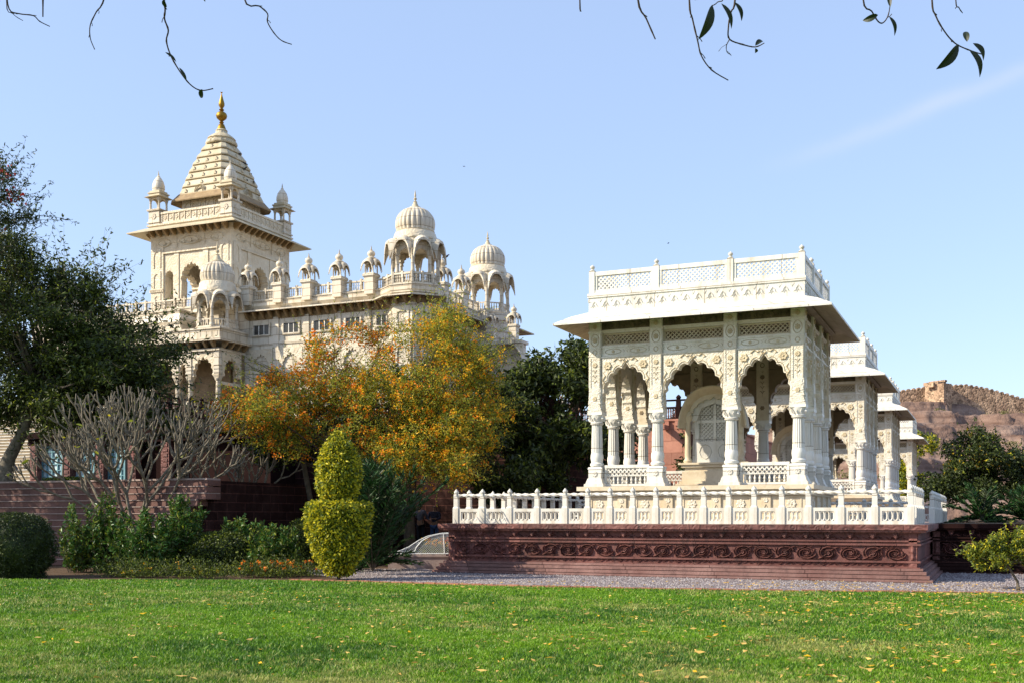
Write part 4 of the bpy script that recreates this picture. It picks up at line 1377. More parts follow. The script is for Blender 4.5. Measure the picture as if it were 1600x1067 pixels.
# curved roof over the porch centre
cr = MB()
prof = [(0, 14.25), (0, 14.35), (.12, 14.42), (.12, 14.55), (.02, 14.75), (.12, 15.05), (.42, 15.35), (.5, 15.38), (.5, 15.5), (.42, 15.56), (.42, 15.66)]
def rr(i_, z): return [(-60, YQ + .35 + i_, z), (-49.9 - i_, YQ + .35 + i_, z), (-49.9 - i_, YF, z), (-60, YF, z)]
cr.rings([rr(a, b) for a, b in prof])
cr.box(-60.2, -49.7, YQ + .2, YF, 13.9, 14.25)
mpart('curved_porch_roof', cr, M['cream'])
# east side porch with arched hood
sp = MB()
sp.box(XR_, -29.35, 68.2, 69.2, 6.7, 13.4)
sp.box(XR_, -29.2, 68.05, 69.3, 13.4, 13.6)
mpart('side_porch', sp, M['cream'])
sh = MB()
for cx, cy, r in ((-30.1, 67.95, .92),):
    rs = []
    for j in range(19):
        t = math.pi * j / 18
        c_, s_ = math.cos(t), math.sin(t)
        rs.append([(cx + r * c_, cy + 1.2, 12.15 + r * 1.1 * s_), (cx + r * c_, cy, 12.15 + r * 1.1 * s_), (cx + r * 1.22 * c_, cy - .5, 12.05 + r * 1.32 * s_), (cx + r * 1.3 * c_, cy - .5, 12.05 + r * 1.4 * s_), (cx + r * 1.14 * c_, cy, 12.15 + r * 1.25 * s_), (cx + r * 1.14 * c_, cy + 1.2, 12.15 + r * 1.25 * s_)])
    sh.rings(rs)
mpart('arched_hood', sh, M['cream'], smooth=50)
sh = MB(); sh.M = T(-30.1, 68.2, 0)
arch_panel(sh, 2.0, 10.8, 13.35, .7, 12.1, .8, -.06, .0, 1, 0, ogee=0)
sh.box(-.8, .8, -.02, 0, 10.8, 12.6); rosette(sh, 0, 12.3, .4, -.03, 10, .05)
for k in range(5): ring_relief(sh, 0, 12.1, .55 + k * .001, .55, .06, -.03, .03, 12, 0, math.pi)
mpart('hood_tympanum', sh, M['creamcarve'])
ev = MB()
ev.box(-34.6, -32.7, 74.01, 75, 14.6, 15.6)
ev.rings([[(-34.8, 74.2 - o_, z), (-32.7 + o_, 74.2 - o_, z), (-32.7 + o_, 75 + o_, z), (-34.8, 75 + o_, z)] for o_, z in ((0, 15.8), (1.1, 15.35), (1.1, 15.27), (0, 15.55))])
mpart('rear_eave', ev, M['spire'])

# tower ------------------------------------------------------------
TX0, TX1, TY0, TY1 = -57.31, -49.97, 63.8, 70.85
tcx, tcy = (TX0 + TX1) / 2, (TY0 + TY1) / 2
tw = MB()
tw.box(TX0, TX1, TY0, TY1, 15.9, 16.7)
tw.box(TX0, TX1, TY0, TY1, 21.75, 22.7)
PW = 1.15
for sx in (0, 1):
    for sy in (0, 1):
        x0 = TX0 if sx == 0 else TX1 - PW; y0 = TY0 if sy == 0 else TY1 - PW
        tw.box(x0, x0 + PW, y0, y0 + PW, 16.7, 21.75)
for k in range(4):
    hw, hd = ((TX1 - TX0) / 2, (TY1 - TY0) / 2) if k % 2 == 0 else ((TY1 - TY0) / 2, (TX1 - TX0) / 2)
    tw.M = T(tcx, tcy, 0, k * math.pi / 2)
    inner = 2 * (hw - PW)
    wc, ws = 2.25, (inner - 2.25 - .9) / 2
    y0, y1 = -hd + .10, -hd + .75
    for s_ in (-1, 1):
        xx = s_ * (wc / 2 + .22)
        tw.box(xx - .225, xx + .225, -hd + .04, y1 + .02, 16.7, 21.0)
        cxs = s_ * (wc / 2 + .45 + ws / 2)
        arch_panel(tw, ws, 16.7, 21.0, ws * .42, 19.3, ws * .48, y0, y1, 7, .1, cx=cxs)
        # panels and niches on the corner piers
        cp = s_ * (hw - PW / 2)
        for (z0, z1) in ((16.9, 18.1), (18.55, 19.75), (20.0, 21.4)):
            arch_panel(tw, .72, z0, z1, .26, z1 - .5, .3, -hd - .05, -hd, 1, 0, cx=cp, ogee=.1)
        for q in range(7): tw.box(cp - PW / 2 - .06 + q * .19, cp - PW / 2 + .05 + q * .19, -hd - .10, -hd, 18.2, 18.35)
        tw.box(cp - PW / 2 - .03, cp + PW / 2 + .03, -hd - .12, -hd, 18.35, 18.42)
    arch_panel(tw, wc, 16.7, 21.0, wc * .44, 18.9, 1.25, y0, y1, 9, .1, cx=0)
    tw.box(-hw + PW, hw - PW, y0 - .04, y1, 21.0, 21.75)
    tw.box(-hw + PW - .05, hw - PW + .05, -hd - .04, -hd + .1, 21.0, 21.1)
    tw.box(-hw - .04, hw + .04, -hd - .05, -hd, 22.25, 22.35)
    # top band: cartouches
    for cx, rx in ((-2.4, .55), (0, 1.0), (2.4, .55)):
        for off in (0,):
            ring_relief(tw, cx, 21.8, rx, .26, .07, -hd - .0, .05)
        for q in ((-.6, 0, .6) if rx > .8 else (0,)): rosette(tw, cx + q, 21.8, .17, -hd, 6, .05)
    for cx in (-1.15 * 1.1, 1.15 * 1.1):
        tw.box(cx - .03, cx + .03, -hd - .04, -hd, 21.4, 22.25)
tw.M = Matrix.Identity(4)
two = mpart('tower_wall', tw, M['creamcarve'])
cl = MB(); cl.box(TX0 + .8, TX1 - .8, TY0 + .8, TY1 - .8, 21.3, 21.7); mpart('tower_ceiling', cl, M['under'])
ev = MB()
def tring(o_, z): return [(TX0 - o_, TY0 - o_, z), (TX1 + o_, TY0 - o_, z), (TX1 + o_, TY1 + o_, z), (TX0 - o_, TY1 + o_, z)]
ev.rings([tring(-.3, 23.0), tring(.3, 22.95), tring(1.22, 22.50), tring(1.22, 22.43), tring(.3, 22.82), tring(-.3, 22.85)])
mpart('tower_eave', ev, M['spire'])
br = MB()
cs_ = [(TX0, TY0), (TX1, TY0), (TX1, TY1), (TX0, TY1), (TX0, TY0)]
for a, b in zip(cs_[:-1], cs_[1:]): bracket_line(br, a, b, .62, 22.72, 22.25, .9, .17)
tp = MB()
tp.rings([tring(.12, 22.9), tring(.12, 23.05), tring(.22, 23.1), tring(.22, 23.2), tring(-.2, 23.22)])
for k in range(4):
    hw, hd = ((TX1 - TX0) / 2, (TY1 - TY0) / 2) if k % 2 == 0 else ((TY1 - TY0) / 2, (TX1 - TX0) / 2)
    tp.M = T(tcx, tcy, 0, k * math.pi / 2)
    tp.box(-hw, hw, -hd - .05, -hd + .15, 23.2, 23.35); tp.box(-hw, hw, -hd - .05, -hd + .15, 23.95, 24.1)
    tp.box(-hw, hw, -hd + .03, -hd + .1, 23.35, 23.95)
    n = 14
    for i in range(n):
        x = -hw + (i + .5) * 2 * hw / n
        tp.box(x - hw / n - .03, x - hw / n + .03, -hd - .03, -hd + .03, 23.35, 23.95)
        rosette(tp, x, 23.68, .18, -hd + .03, 6, .05)
        stroke(tp, [(x, 23.35), (x, 23.52)], .06, -hd + .03, .04)
tp.M = Matrix.Identity(4)
mpart('tower_parapet', tp, M['creamcarve'])
tf = MB(); tf.box(TX0 + .1, TX1 - .1, TY0 + .1, TY1 - .1, 22.8, 23.3); mpart('tower_roof', tf, M['spire'])
t0_ = None
for sx in (-1, 1):
    for sy in (-1, 1):
        e = bpy.data.objects.new('corner_turret', None); COL.objects.link(e); e.parent = mau
        e.location = Vector((tcx + sx * ((TX1 - TX0) / 2 - .38), tcy + sy * ((TY1 - TY0) / 2 - .38), 23.2)) - mau_off
        if t0_ is None:
            b = MB(); b.box(-.5, .5, -.5, .5, 0, 1.05); b.box(-.58, .58, -.58, .58, .15, .25); b.box(-.6, .6, -.6, .6, 1.05, 1.17)
            for k in range(4):
                b.M = Matrix.Rotation(k * math.pi / 2, 4, 'Z'); rosette(b, 0, .62, .25, -.5, 8, .05)
            b.M = Matrix.Identity(4)
            cc4 = []
            for a_ in (-1, 1):
                for b_ in (-1, 1):
                    c = MB(); cc4.append(c); c.lathe([(.1, 1.17), (.08, 1.3), (.075, 1.75), (.12, 1.9), (.15, 2.05)], 8, a_ * .4, b_ * .4)
            ca4 = []
            for k in range(4):
                c = MB(); ca4.append(c)
                c.M = Matrix.Rotation(k * math.pi / 2, 4, 'Z'); arch_panel(c, .9, 1.75, 2.1, .3, 1.75, .22, -.45, -.37, 1, 0, seg=8, ogee=0)
            r_ = MB()
            r_.frustum(0, 0, 1.5, 1.5, 2.08, 1.1, 1.1, 2.2); r_.box(-.5, .5, -.5, .5, 2.2, 2.36); r_.box(-.56, .56, -.56, .56, 2.36, 2.44); r_.box(-.45, .45, -.45, .45, 2.44, 2.58)
            d = MB()
            d.lathe([(.40, 2.58), (.46, 2.8), (.45, 3.05), (.36, 3.35), (.2, 3.6), (.1, 3.7), (.12, 3.74), (.05, 3.8), (.05, 3.9), (.01, 4.15)], 32, rib=.06, ribn=12)
            t0_ = [b.build('pedestal', M['cream'], e), *[x_.build('arch', M['cream'], e) for x_ in ca4], *[x_.build('column', M['cream'], e) for x_ in cc4], r_.build('roof_slab', M['spire'], e), d.build('dome', M['cream'], e, smooth=40)]
        else:
            for o in t0_:
                q = o.copy(); COL.objects.link(q); q.parent = e
# spire
def cham(hs, ch, z):
    c = hs - ch
    return [(tcx - c, tcy - hs, z), (tcx + c, tcy - hs, z), (tcx + hs, tcy - c, z), (tcx + hs, tcy + c, z), (tcx + c, tcy + hs, z), (tcx - c, tcy + hs, z), (tcx - hs, tcy + c, z), (tcx - hs, tcy - c, z)]
sb_ = MB()
sb_.rings([cham(2.2, .35, z) for z in (23.2, 25.4)])
for k in range(4):
    sb_.M = T(tcx, tcy, 0, k * math.pi / 2)
    for i in range(5):
        arch_panel(sb_, .66, 24.2, 25.15, .22, 24.6, .3, -2.26, -2.19, 1, 0, cx=-1.4 + .7 * i, ogee=.1)
sb_.M = Matrix.Identity(4)
mpart('spire_base', sb_, M['creamcarve'])
se = MB()
se.rings([cham(2.2, .35, 25.35), cham(2.85, .55, 24.98), cham(2.87, .55, 25.06), cham(2.45, .45, 25.62), cham(2.1, .4, 25.7)])
mpart('spire_eave', se, M['ochre'])
ss = MB()
NT = 7
z0s, z1s = 25.55, 29.75
rs = []
def hw_at(t): return 2.42 * (1 - t) ** 1.0 + .86 * t + .12 * math.sin(math.pi * t)
for i in range(NT):
    ta, tb = i / NT, (i + 1) / NT
    za, zb_ = z0s + (z1s - z0s) * ta, z0s + (z1s - z0s) * tb
    ha, hb = hw_at(ta), hw_at(tb)
    rs += [cham(ha - .02, ha * .25, za), cham(ha + .06, ha * .25, za + .03), cham(ha + .06, ha * .25, za + .12), cham(hb + .07, hb * .25, zb_ - .10), cham(hb - .05, hb * .25, zb_ - .06), cham(hb - .07, hb * .25, zb_)]
ss.rings(rs)
mpart('spire', ss, M['spire'])
for i in range(NT):
    for k in range(4):
        h_ = hw_at((i + .3) / NT)
        zz = z0s + (z1s - z0s) * (i + .32) / NT
        for cx in (-.55 * h_, 0, .55 * h_) if i < 5 else (0,):
            nb = MB(); nb.M = T(tcx, tcy, 0, k * math.pi / 2)
            if i == 0 and cx == 0:
                for q in range(3): ring_relief(nb, 0, zz - .1, .25 + .12 * q, .25 + .12 * q, .07, -h_ - .10, .06, 10, 0, math.pi)
                mpart('fan_ornament', nb, M['spire'])
            else:
                nb.prism([(cx - .12, zz - .05), (cx + .12, zz - .05), (cx + .05, zz + .1), (cx, zz + .2), (cx - .05, zz + .1)], -h_ - .16, -h_ + .05)
                mpart('spire_stud', nb, M['spire'])
cap = MB()
cap.lathe([(1.15, 29.72), (1.2, 29.8), (1.16, 29.98), (1.02, 30.02), (1.0, 30.1), (1.08, 30.18), (.95, 30.32), (.7, 30.5), (.5, 30.62), (.42, 30.8), (.46, 30.86), (.38, 30.95)], 40, tcx, tcy, 0, rib=.08, ribn=16)
mpart('lotus_cap', cap, M['spire'], smooth=40)
gf = MB()
gf.lathe([(.36, 30.9), (.30, 31.1), (.2, 31.35), (.1, 31.4), (.18, 31.5), (.1, 31.6), (.2, 31.68), (.36, 31.82), (.42, 32.0), (.36, 32.18), (.2, 32.3), (.1, 32.36), (.2, 32.46), (.1, 32.56), (.12, 32.62), (.22, 32.78), (.22, 32.95), (.15, 33.2), (.07, 33.5), (.02, 33.72)], 24, tcx, tcy)
for k in range(4):
    gf.M = T(tcx, tcy, 33.75, k * math.pi / 2); gf.add([(0, 0, -.06), (.14, 0, .06), (0, .02, .06), (0, -.02, .06)], [(0, 1, 2), (0, 3, 1), (1, 3, 2)])
gf.M = Matrix.Identity(4)
mpart('gilded_finial', gf, M['gold'], smooth=50)

# ------------------------------------------------------------------ ground, lawn, gravel
def sheet(name, poly, z, mat, kind='structure', sub=0):
    me = bpy.data.meshes.new(name)
    me.from_pydata([(x, y, z) for x, y in poly], [], [tuple(range(len(poly)))])
    me.materials.append(mat)
    o = bpy.data.objects.new(name, me); COL.objects.link(o)
    return tag(o, kind=kind)
sheet('ground', [(-2500, -600), (2500, -600), (2500, 3500), (-2500, 3500)], -0.02, M['earth'])
edge_px = [(-260, 903), (0, 904.5), (250, 905), (450, 906), (560, 908.5), (680, 912.5), (850, 917), (1150, 922.5), (1300, 924), (1600, 927.5), (1900, 931)]
edge = [ground(px, py) for px, py in edge_px]
lawn_poly = [(-60, -12), (30, -12), (30, edge[-1].y + 2)] + [(p.x, p.y) for p in reversed(edge)] + [(-60, edge[0].y)]
sheet('garden_bed', [(-60, 14), (-12.0, 14), (-12.5, 24), (-17, 32), (-17, 42), (-60, 42)], -0.012, M['soil'])
gv = [ground(p, q) for p, q in ((520, 907), (560, 899), (620, 893))]
sheet('gravel_path', [(edge[4].x, edge[4].y)] + [(p.x, p.y) for p in edge[5:]] + [(24, 34.8), (-1.4, 34.8), (-1.4, 29.4), (-14.9, 29.4), (-16.5, 30.5), (-20, 28.2)], -0.004, M['gravel'])
sheet('stone_path', [(-26, 33.4), (-15.0, 33.4), (-15.0, 35.0), (-26, 35.0)], -0.002, M['tread'])
sheet('back_path', [(-18.2, 36.4), (-14.8, 36.4), (-14.8, 70), (-18.2, 70)], -0.003, M['reddark'])
sheet('lawn', lawn_poly, 0.004, M['lawn'])
sheet('lawn_strip', [(-24, 32.2), (-15.0, 32.2), (-15.0, 33.3), (-24, 33.3)], 0.002, M['lawn'])
# brick edging between lawn and gravel
be = MB()
for a, b in zip(edge[3:-1], edge[4:]):
    L = (b - a).length; n = max(1, int(L / .3))
    for i in range(n):
        p = a.lerp(b, (i + .5) / n); ang = math.atan2((b - a).y, (b - a).x)
        be.M = T(p.x, p.y + .05, 0, ang + rnd.uniform(-.02, .02))
        zz = rnd.uniform(.028, .045)
        be.box(-.14, .14, -.06, .06, -.02, zz)
be.M = Matrix.Identity(4)
M['brick'] = stone('edging_brick', (0.30, 0.11, 0.07), (0.42, 0.18, 0.11), 3, 0.85, 0.3, 20, (0.14, 0.08, 0.05), 0.7)
tag(be.build('lawn_edging', M['brick']), kind='structure')

# grass blades (numpy mesh) ---------------------------------------
def np_mesh(name, verts, faces, mats, midx=None, parent=None):
    me = bpy.data.meshes.new(name)
    nv, nf, k = len(verts), len(faces), faces.shape[1]
    me.vertices.add(nv); me.vertices.foreach_set('co', verts.astype(np.float32).ravel())
    me.loops.add(nf * k); me.loops.foreach_set('vertex_index', faces.astype(np.int32).ravel())
    me.polygons.add(nf)
    me.polygons.foreach_set('loop_start', np.arange(0, nf * k, k, dtype=np.int32))
    me.polygons.foreach_set('loop_total', np.full(nf, k, dtype=np.int32))
    for m in mats: me.materials.append(m)
    if midx is not None: me.polygons.foreach_set('material_index', midx.astype(np.int32))
    me.update(calc_edges=True)
    o = bpy.data.objects.new(name, me); COL.objects.link(o)
    if parent: o.parent = parent
    return o

def in_poly(x, y, poly):
    c = np.zeros(len(x), bool)
    n = len(poly); j = n - 1
    for i in range(n):
        xi, yi = poly[i]; xj, yj = poly[j]
        t = ((yi > y) != (yj > y)) & (x < (xj - xi) * (y - yi) / (yj - yi + 1e-12) + xi)
        c ^= t; j = i
    return c

def vnoise(x, y, s, seed=0):
    """cheap smooth value noise"""
    g = np.random.default_rng(seed).random((256, 256))
    u, v = x * s, y * s
    iu, iv = np.floor(u).astype(int), np.floor(v).astype(int)
    fu, fv = u - iu, v - iv
    fu = fu * fu * (3 - 2 * fu); fv = fv * fv * (3 - 2 * fv)
    a = g[iu % 256, iv % 256]; b = g[(iu + 1) % 256, iv % 256]; c = g[iu % 256, (iv + 1) % 256]; d = g[(iu + 1) % 256, (iv + 1) % 256]
    return (a * (1 - fu) + b * fu) * (1 - fv) + (c * (1 - fu) + d * fu) * fv

NB = 560000
d = 9.6 / (1 - nrg.random(NB) * (1 - 9.6 / 31)) ** 1.0
l = (nrg.random(NB) * 2 - 1) * (d * .52 + .4)
gx = CS * l - SN * d; gy = SN * l + CS * d
keep = in_poly(gx, gy, [tuple(p) for p in lawn_poly]) & (nrg.random(len(gx)) < .35 + 1.3 * vnoise(gx + 200, gy + 90, 1.4, 31))
gx, gy, d = gx[keep], gy[keep], d[keep]
n = len(gx)
nn = vnoise(gx + 100, gy + 100, .55, 1) * .6 + vnoise(gx + 100, gy + 100, 2.6, 2) * .4
nm = vnoise(gx * .7 + gy * .3 + 50, gy * 1.3 + 100, .7, 3) * .6 + vnoise(gx + 31, gy + 77, 3.1, 8) * .4
n8 = vnoise(gx + 100, gy + 100, 7.0, 21)
hgt = (.018 + .034 * nrg.random(n)) * (.45 + .6 * nn + .7 * n8 ** 1.5)
wid = (.0035 + .004 * nrg.random(n)) * (.6 + d / 14)
ang = nrg.random(n) * 2 * np.pi
lean = nrg.normal(0, .5, (n, 2)) * hgt[:, None]
c, s = np.cos(ang) * wid, np.sin(ang) * wid
V = np.zeros((n, 3, 3))
V[:, 0] = np.stack([gx - c, gy - s, np.full(n, .003)], 1); V[:, 1] = np.stack([gx + c, gy + s, np.full(n, .003)], 1)
V[:, 2] = np.stack([gx + lean[:, 0], gy + lean[:, 1], hgt], 1)
r = nrg.random(n)
mi = np.where(r < .40 + 1.5 * (nn - .5), 1, 0)
mi = np.where((nm + nrg.normal(0, .16, n)) > .74, 2, mi)
mi = np.where(nrg.random(n) < .045, 2, mi)
tag(np_mesh('grass', V.reshape(-1, 3), np.arange(n * 3).reshape(-1, 3), [M['grassA'], M['grassB'], M['grassC']], mi), 
    kind='stuff', label='short sunlit green lawn grass across the foreground', cat='grass')

# fallen leaves ------------------------------------------------------
NL = 5200
d = 10 + 17 * nrg.random(NL) ** .9
fr = nrg.random(NL) ** .55
l = (fr * 2 - 1) * d * .52
gx = CS * l - SN * d; gy = SN * l + CS * d
keep = (d < 27.5) & ((nrg.random(NL) < .13) | (nrg.random(NL) < vnoise(gx + 60, gy + 60, .45, 12) ** 2 * .6) | (l > d * .2) & (d > 17) & (nrg.random(NL) < vnoise(gx + 10, gy + 10, 8 / 10, 5) * 1.1)) & (gy < 28.4)
gx, gy, d = gx[keep], gy[keep], d[keep]; n = len(gx)
a = nrg.random(n) * 6.28; sz = .018 + .032 * nrg.random(n) ** 2
V = np.zeros((n, 4, 3))
for k, (u, v_) in enumerate(((-1.4, 0), (0, -.55), (1.4, 0), (0, .55))):
    V[:, k, 0] = gx + sz * (u * np.cos(a) - v_ * np.sin(a)); V[:, k, 1] = gy + sz * (u * np.sin(a) + v_ * np.cos(a))
    V[:, k, 2] = .042 + nrg.random(n) * .03
tag(np_mesh('fallen_leaves', V.reshape(-1, 3), np.arange(n * 4).reshape(-1, 4), [M['fallen'], M['fl_am']], (nrg.random(n) < .12).astype(int)),
    kind='stuff', label='scattered dry yellow fallen leaves on the lawn and gravel', cat='leaves')
# loose gravel stones
n = 26000
gx = nrg.uniform(-20, 6, n); gy = nrg.uniform(21, 34.5, n)
gp = [(p.x, p.y) for p in edge[4:]] + [(24, 34.8), (-1.4, 34.6), (-1.4, 28.6), (-15.2, 28.6), (-16.5, 30.5), (-20, 28.2)]
keep = in_poly(gx, gy, gp); gx, gy = gx[keep], gy[keep]; n = len(gx)
sz = .012 + .018 * nrg.random(n)
V = np.zeros((n, 5, 3)); a = nrg.random(n) * 6.28
for k in range(4):
    V[:, k, 0] = gx + sz * np.cos(a + k * 1.57); V[:, k, 1] = gy + sz * np.sin(a + k * 1.57); V[:, k, 2] = -.003
V[:, 4, 0] = gx; V[:, 4, 1] = gy; V[:, 4, 2] = sz * .9
F = np.array([(0, 1, 4), (1, 2, 4), (2, 3, 4), (3, 0, 4)])
F = (F[None] + (np.arange(n) * 5)[:, None, None]).reshape(-1, 3)
M['peb1'] = plain('pale_pebble', (0.36, 0.32, 0.31), 0.9); M['peb2'] = plain('dark_pebble', (0.15, 0.125, 0.13), 0.9)
tag(np_mesh('loose_gravel', V.reshape(-1, 3), F, [M['peb1'], M['peb2']], np.repeat((nrg.random(n) < .5).astype(int), 4)),
    kind='stuff', label='loose grey gravel between the lawn and the red plinth', cat='gravel')


# ------------------------------------------------------------------ terraces and stone walls
# stepped red wall on the left
sw = MB()
XE = at_y(326, 28.3)
ztop = 2.84; nst = 13
for i in range(nst):
    z0 = ztop * i / nst; z1 = ztop * (i + 1) / nst
    yy = 28.3 + .055 * (i - nst) + .0
    xe = XE - .0 if i > nst - 4 else XE - .28 * (nst - 3 - i)
    xe = max(xe, at_y(268, 28.3)) if i < nst - 3 else xe
    sw.box(-60, xe, yy, 28.9 , z0, z1 - .03)
    
swo = thing('stepped_stone_wall', 'red sandstone wall of narrow stepped courses behind the left shrubs', 'wall', (-30, 28.3, 0))
o = sw.build('courses', stone('course_sandstone', (0.105, 0.046, 0.037), (0.185, 0.095, 0.078), 1.2, 0.8, 0.3, 14, (0.07, 0.04, 0.035), 0.5, brick=(1.25, .2185, (.8, .75, .72), 0, .010)), swo); o.location = -swo.location
tr = MB()
for i in range(nst):
    z1 = ztop * (i + 1) / nst
    yy = 28.3 + .055 * (i - nst)
    xe = XE - .0 if i > nst - 4 else max(XE - .28 * (nst - 3 - i), at_y(268, 28.3))
    x = -60.0
    while x < xe - .05:
        L = min(rnd.uniform(.9, 1.6), xe - x)
        tr.box(x, x + L - .012, yy - .028, 28.9, z1 - .03, z1 - .001 if i < nst - 1 else z1 + .03)
        x += L
o = tr.build('ledges', M['tread'], swo); o.location = -swo.location
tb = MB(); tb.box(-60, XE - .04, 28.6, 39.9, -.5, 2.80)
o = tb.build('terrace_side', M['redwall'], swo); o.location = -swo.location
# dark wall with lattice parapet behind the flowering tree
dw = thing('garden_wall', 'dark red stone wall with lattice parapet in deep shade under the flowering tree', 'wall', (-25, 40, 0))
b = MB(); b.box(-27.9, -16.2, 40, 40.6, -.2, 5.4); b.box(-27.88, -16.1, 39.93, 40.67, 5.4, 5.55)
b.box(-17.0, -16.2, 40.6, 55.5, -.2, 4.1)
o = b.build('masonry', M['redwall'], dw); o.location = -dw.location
b = MB()
x = -27.8
b.box(-27.8, -16.2, 40.2, 40.4, 6.3, 6.4); b.box(-27.8, -16.2, 40.2, 40.4, 5.55, 5.62)
while x < -16.5:
    b.box(x, x + .2, 40.15, 40.45, 5.55, 6.6)
    jali(b, x + .2, x + 1.7, 5.62, 6.3, .17, .05, 40.26, 40.34); x += 1.7
o = b.build('lattice_parapet', M['reddark'], dw); o.location = -dw.location
b = MB(); b.box(-18.9, -17.1, 39.9, 40.05, 0, 2.7); o = b.build('doorway', plain('doorway_shade', (0.02, 0.012, 0.01), .9), dw); o.location = -dw.location  # flat dark panel; the shade of the opening is its colour

# blue door arcade on the left terrace
ba = thing('door_arcade', 'red sandstone arcade with pale blue lattice doors above the stepped wall', 'building', (-36, 38, 2.84))
b = MB(); b.box(-41.4, -28, 38.35, 46, 2.84, 5.5); b.box(-41.5, -27.9, 37.7, 46, 5.25, 5.55); b.box(-41.4, -28, 37.9, 38.4, 4.95, 5.25)
o = b.build('wall', M['reddark'], ba); o.location = -ba.location
doors = [(66, 100), (116, 150), (170, 198)]
for i, (a, c_) in enumerate(doors):
    x0, x1 = at_y(a, 38.2), at_y(c_, 38.2)
    g = MB(); g.box(x0, x1, 38.20, 38.30, 2.9, 4.95); g.M = T(0, 0, 0)
    do = g.build('door', M['blue'], ba); do.location = -ba.location
    g = MB()
    frame(g, x0, x1, 2.9, 4.95, .09, 38.10, 38.2)
    nx_ = 4
    for k in range(1, nx_): g.box(x0 + (x1 - x0) * k / nx_ - .025, x0 + (x1 - x0) * k / nx_ + .025, 38.13, 38.2, 2.99, 4.86)
    for k in range(1, 7): g.box(x0 + .09, x1 - .09, 38.135, 38.2, 2.9 + k * .29, 2.94 + k * .29)
    g.build('door_grille', M['blue2'], do)
for px in (57, 108, 160, 210, 262):
    x = at_y(px, 38)
    g = MB(); g.box(x - .22, x + .22, 37.82, 38.2, 2.84, 4.95)
    for q in range(9): g.box(x - .14, x + .14, 37.79, 37.83, 2.95 + q * .22, 3.09 + q * .22)
    o = g.build('pillar', M['redcarve'], ba); o.location = -ba.location

# white steps on the far left, and the terrace they climb to
ws = thing('marble_steps', 'broad flight of white marble steps at the far left behind the leaning trunk', 'steps', (-48, 38, 2.84))
b = MB()
for i in range(28):
    b.box(-62, -41.55, 37.6 + i * .3, 46.5, 2.84 + i * .18 - (.0 if i else .1), 2.84 + (i + 1) * .18 - .028)
o = b.build('risers', M['under'], ws); o.location = -ws.location
b = MB()
for i in range(28):
    b.box(-62, -41.5, 37.57 + i * .3, 37.6 + (i + 1) * .3, 2.84 + (i + 1) * .18 - .028, 2.84 + (i + 1) * .18)
o = b.build('treads', M['marble'], ws); o.location = -ws.location
b = MB(); b.box(-70, -44.9, 46.5, 60.8, 0, 7.88)
ut = thing('terrace_wall', 'dark upper terrace wall between the arcade and the mausoleum porch', 'wall', (-50, 46.5, 0))
o = b.build('masonry', M['redwall'], ut); o.location = -ut.location
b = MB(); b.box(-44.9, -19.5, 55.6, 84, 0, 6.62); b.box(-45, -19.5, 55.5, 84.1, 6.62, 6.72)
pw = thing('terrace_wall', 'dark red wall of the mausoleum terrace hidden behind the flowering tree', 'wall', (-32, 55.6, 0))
o = b.build('masonry', M['redwall'], pw); o.location = -pw.location  # same terrace as the pink part, coloured dark for shade
b = MB(); b.box(-19.49, -13.9, 55.6, 84, 0, 6.62); b.box(-19.49, -13.8, 55.5, 84.1, 6.62, 6.72)
pw = thing('terrace_wall', 'tall pink sandstone terrace wall seen through the nearest pavilion', 'wall', (-20, 55.6, 0))
o = b.build('masonry', M['pink'], pw); o.location = -pw.location
b = MB()
for i in range(11):
    x = -19.2 + i * .52; b.box(x - .1, x + .1, 55.42, 55.6, 6.36, 6.60)
o = b.build('corbels', M['pink'], pw); o.location = -pw.location
xs_ = at_y(1042, 55.6)
g = MB(); g.box(xs_ - .12, xs_ + .12, 54.7, 55.55, 6.15, 6.38); o = g.build('water_spout', M['pink'], pw); o.location = -pw.location
xs_ = at_y(1082, 55.3)
g = MB(); g.tube([(xs_, 55.35, 0), (xs_, 55.35, 6.5)], .17, 10); g.tube([(xs_ + .5, 55.35, 0), (xs_ + .5, 55.35, 6.5)], .1, 8)
o = g.build('drain_pipe', M['reddark'], pw); o.location = -pw.location

def red_balustrade(label, p0, p1, z, h, step=.95):
    p0, p1 = Vector((*p0, z)), Vector((*p1, z)); L = (p1 - p0).length
    root = thing('terrace_balustrade', label, 'balustrade', p0, math.atan2((p1 - p0).y, (p1 - p0).x), 'dark red terrace balustrades')
    n = round(L / step)
    r_ = MB(); r_.tube([(0, 0, h * .80), (L, 0, h * .80)], .05, 8); r_.box(0, L, -.07, .07, h * .45, h * .53); r_.box(0, L, -.07, .07, 0, .08)
    r_.build('rail', M['reddark'], root)
    k0 = None; b0 = None
    for i in range(n + 1):
        if k0 is None:
            k = MB(); k.box(-.11, .11, -.11, .11, 0, h * .84); k.lathe([(.08, h * .84), (.13, h * .88), (.14, h * .93), (.08, h * .99), (.02, h * 1.03)], 10)
            k0 = o = k.build('post', M['reddark'], root)
        else: o = k0.copy(); COL.objects.link(o); o.parent = root
        o.location = (i * L / n, 0, 0)
        if i < n:
            if b0 is None:
                k = MB()
                for j in range(6):
                    k.lathe([(.025, .08), (.05, .15), (.025, h * .25), (.045, h * .35), (.03, h * .45)], 6, .11 + (j + .5) * (L / n - .22) / 6, 0)
                b0 = q = k.build('balusters', M['redcarve'], root)
            else: q = b0.copy(); COL.objects.link(q); q.parent = root
            q.location = (i * L / n, 0, 0)
    return root
red_balustrade('dark red balustrade on top of the pink terrace wall behind the nearest pavilion', (-36, 55.85), (-14.1, 55.85), 6.72, 1.25)
red_balustrade('dark red balustrade slanting down toward the mausoleum porch at the left', (-44.95, 46.8), (-44.95, 57.4), 7.88, 1.1)

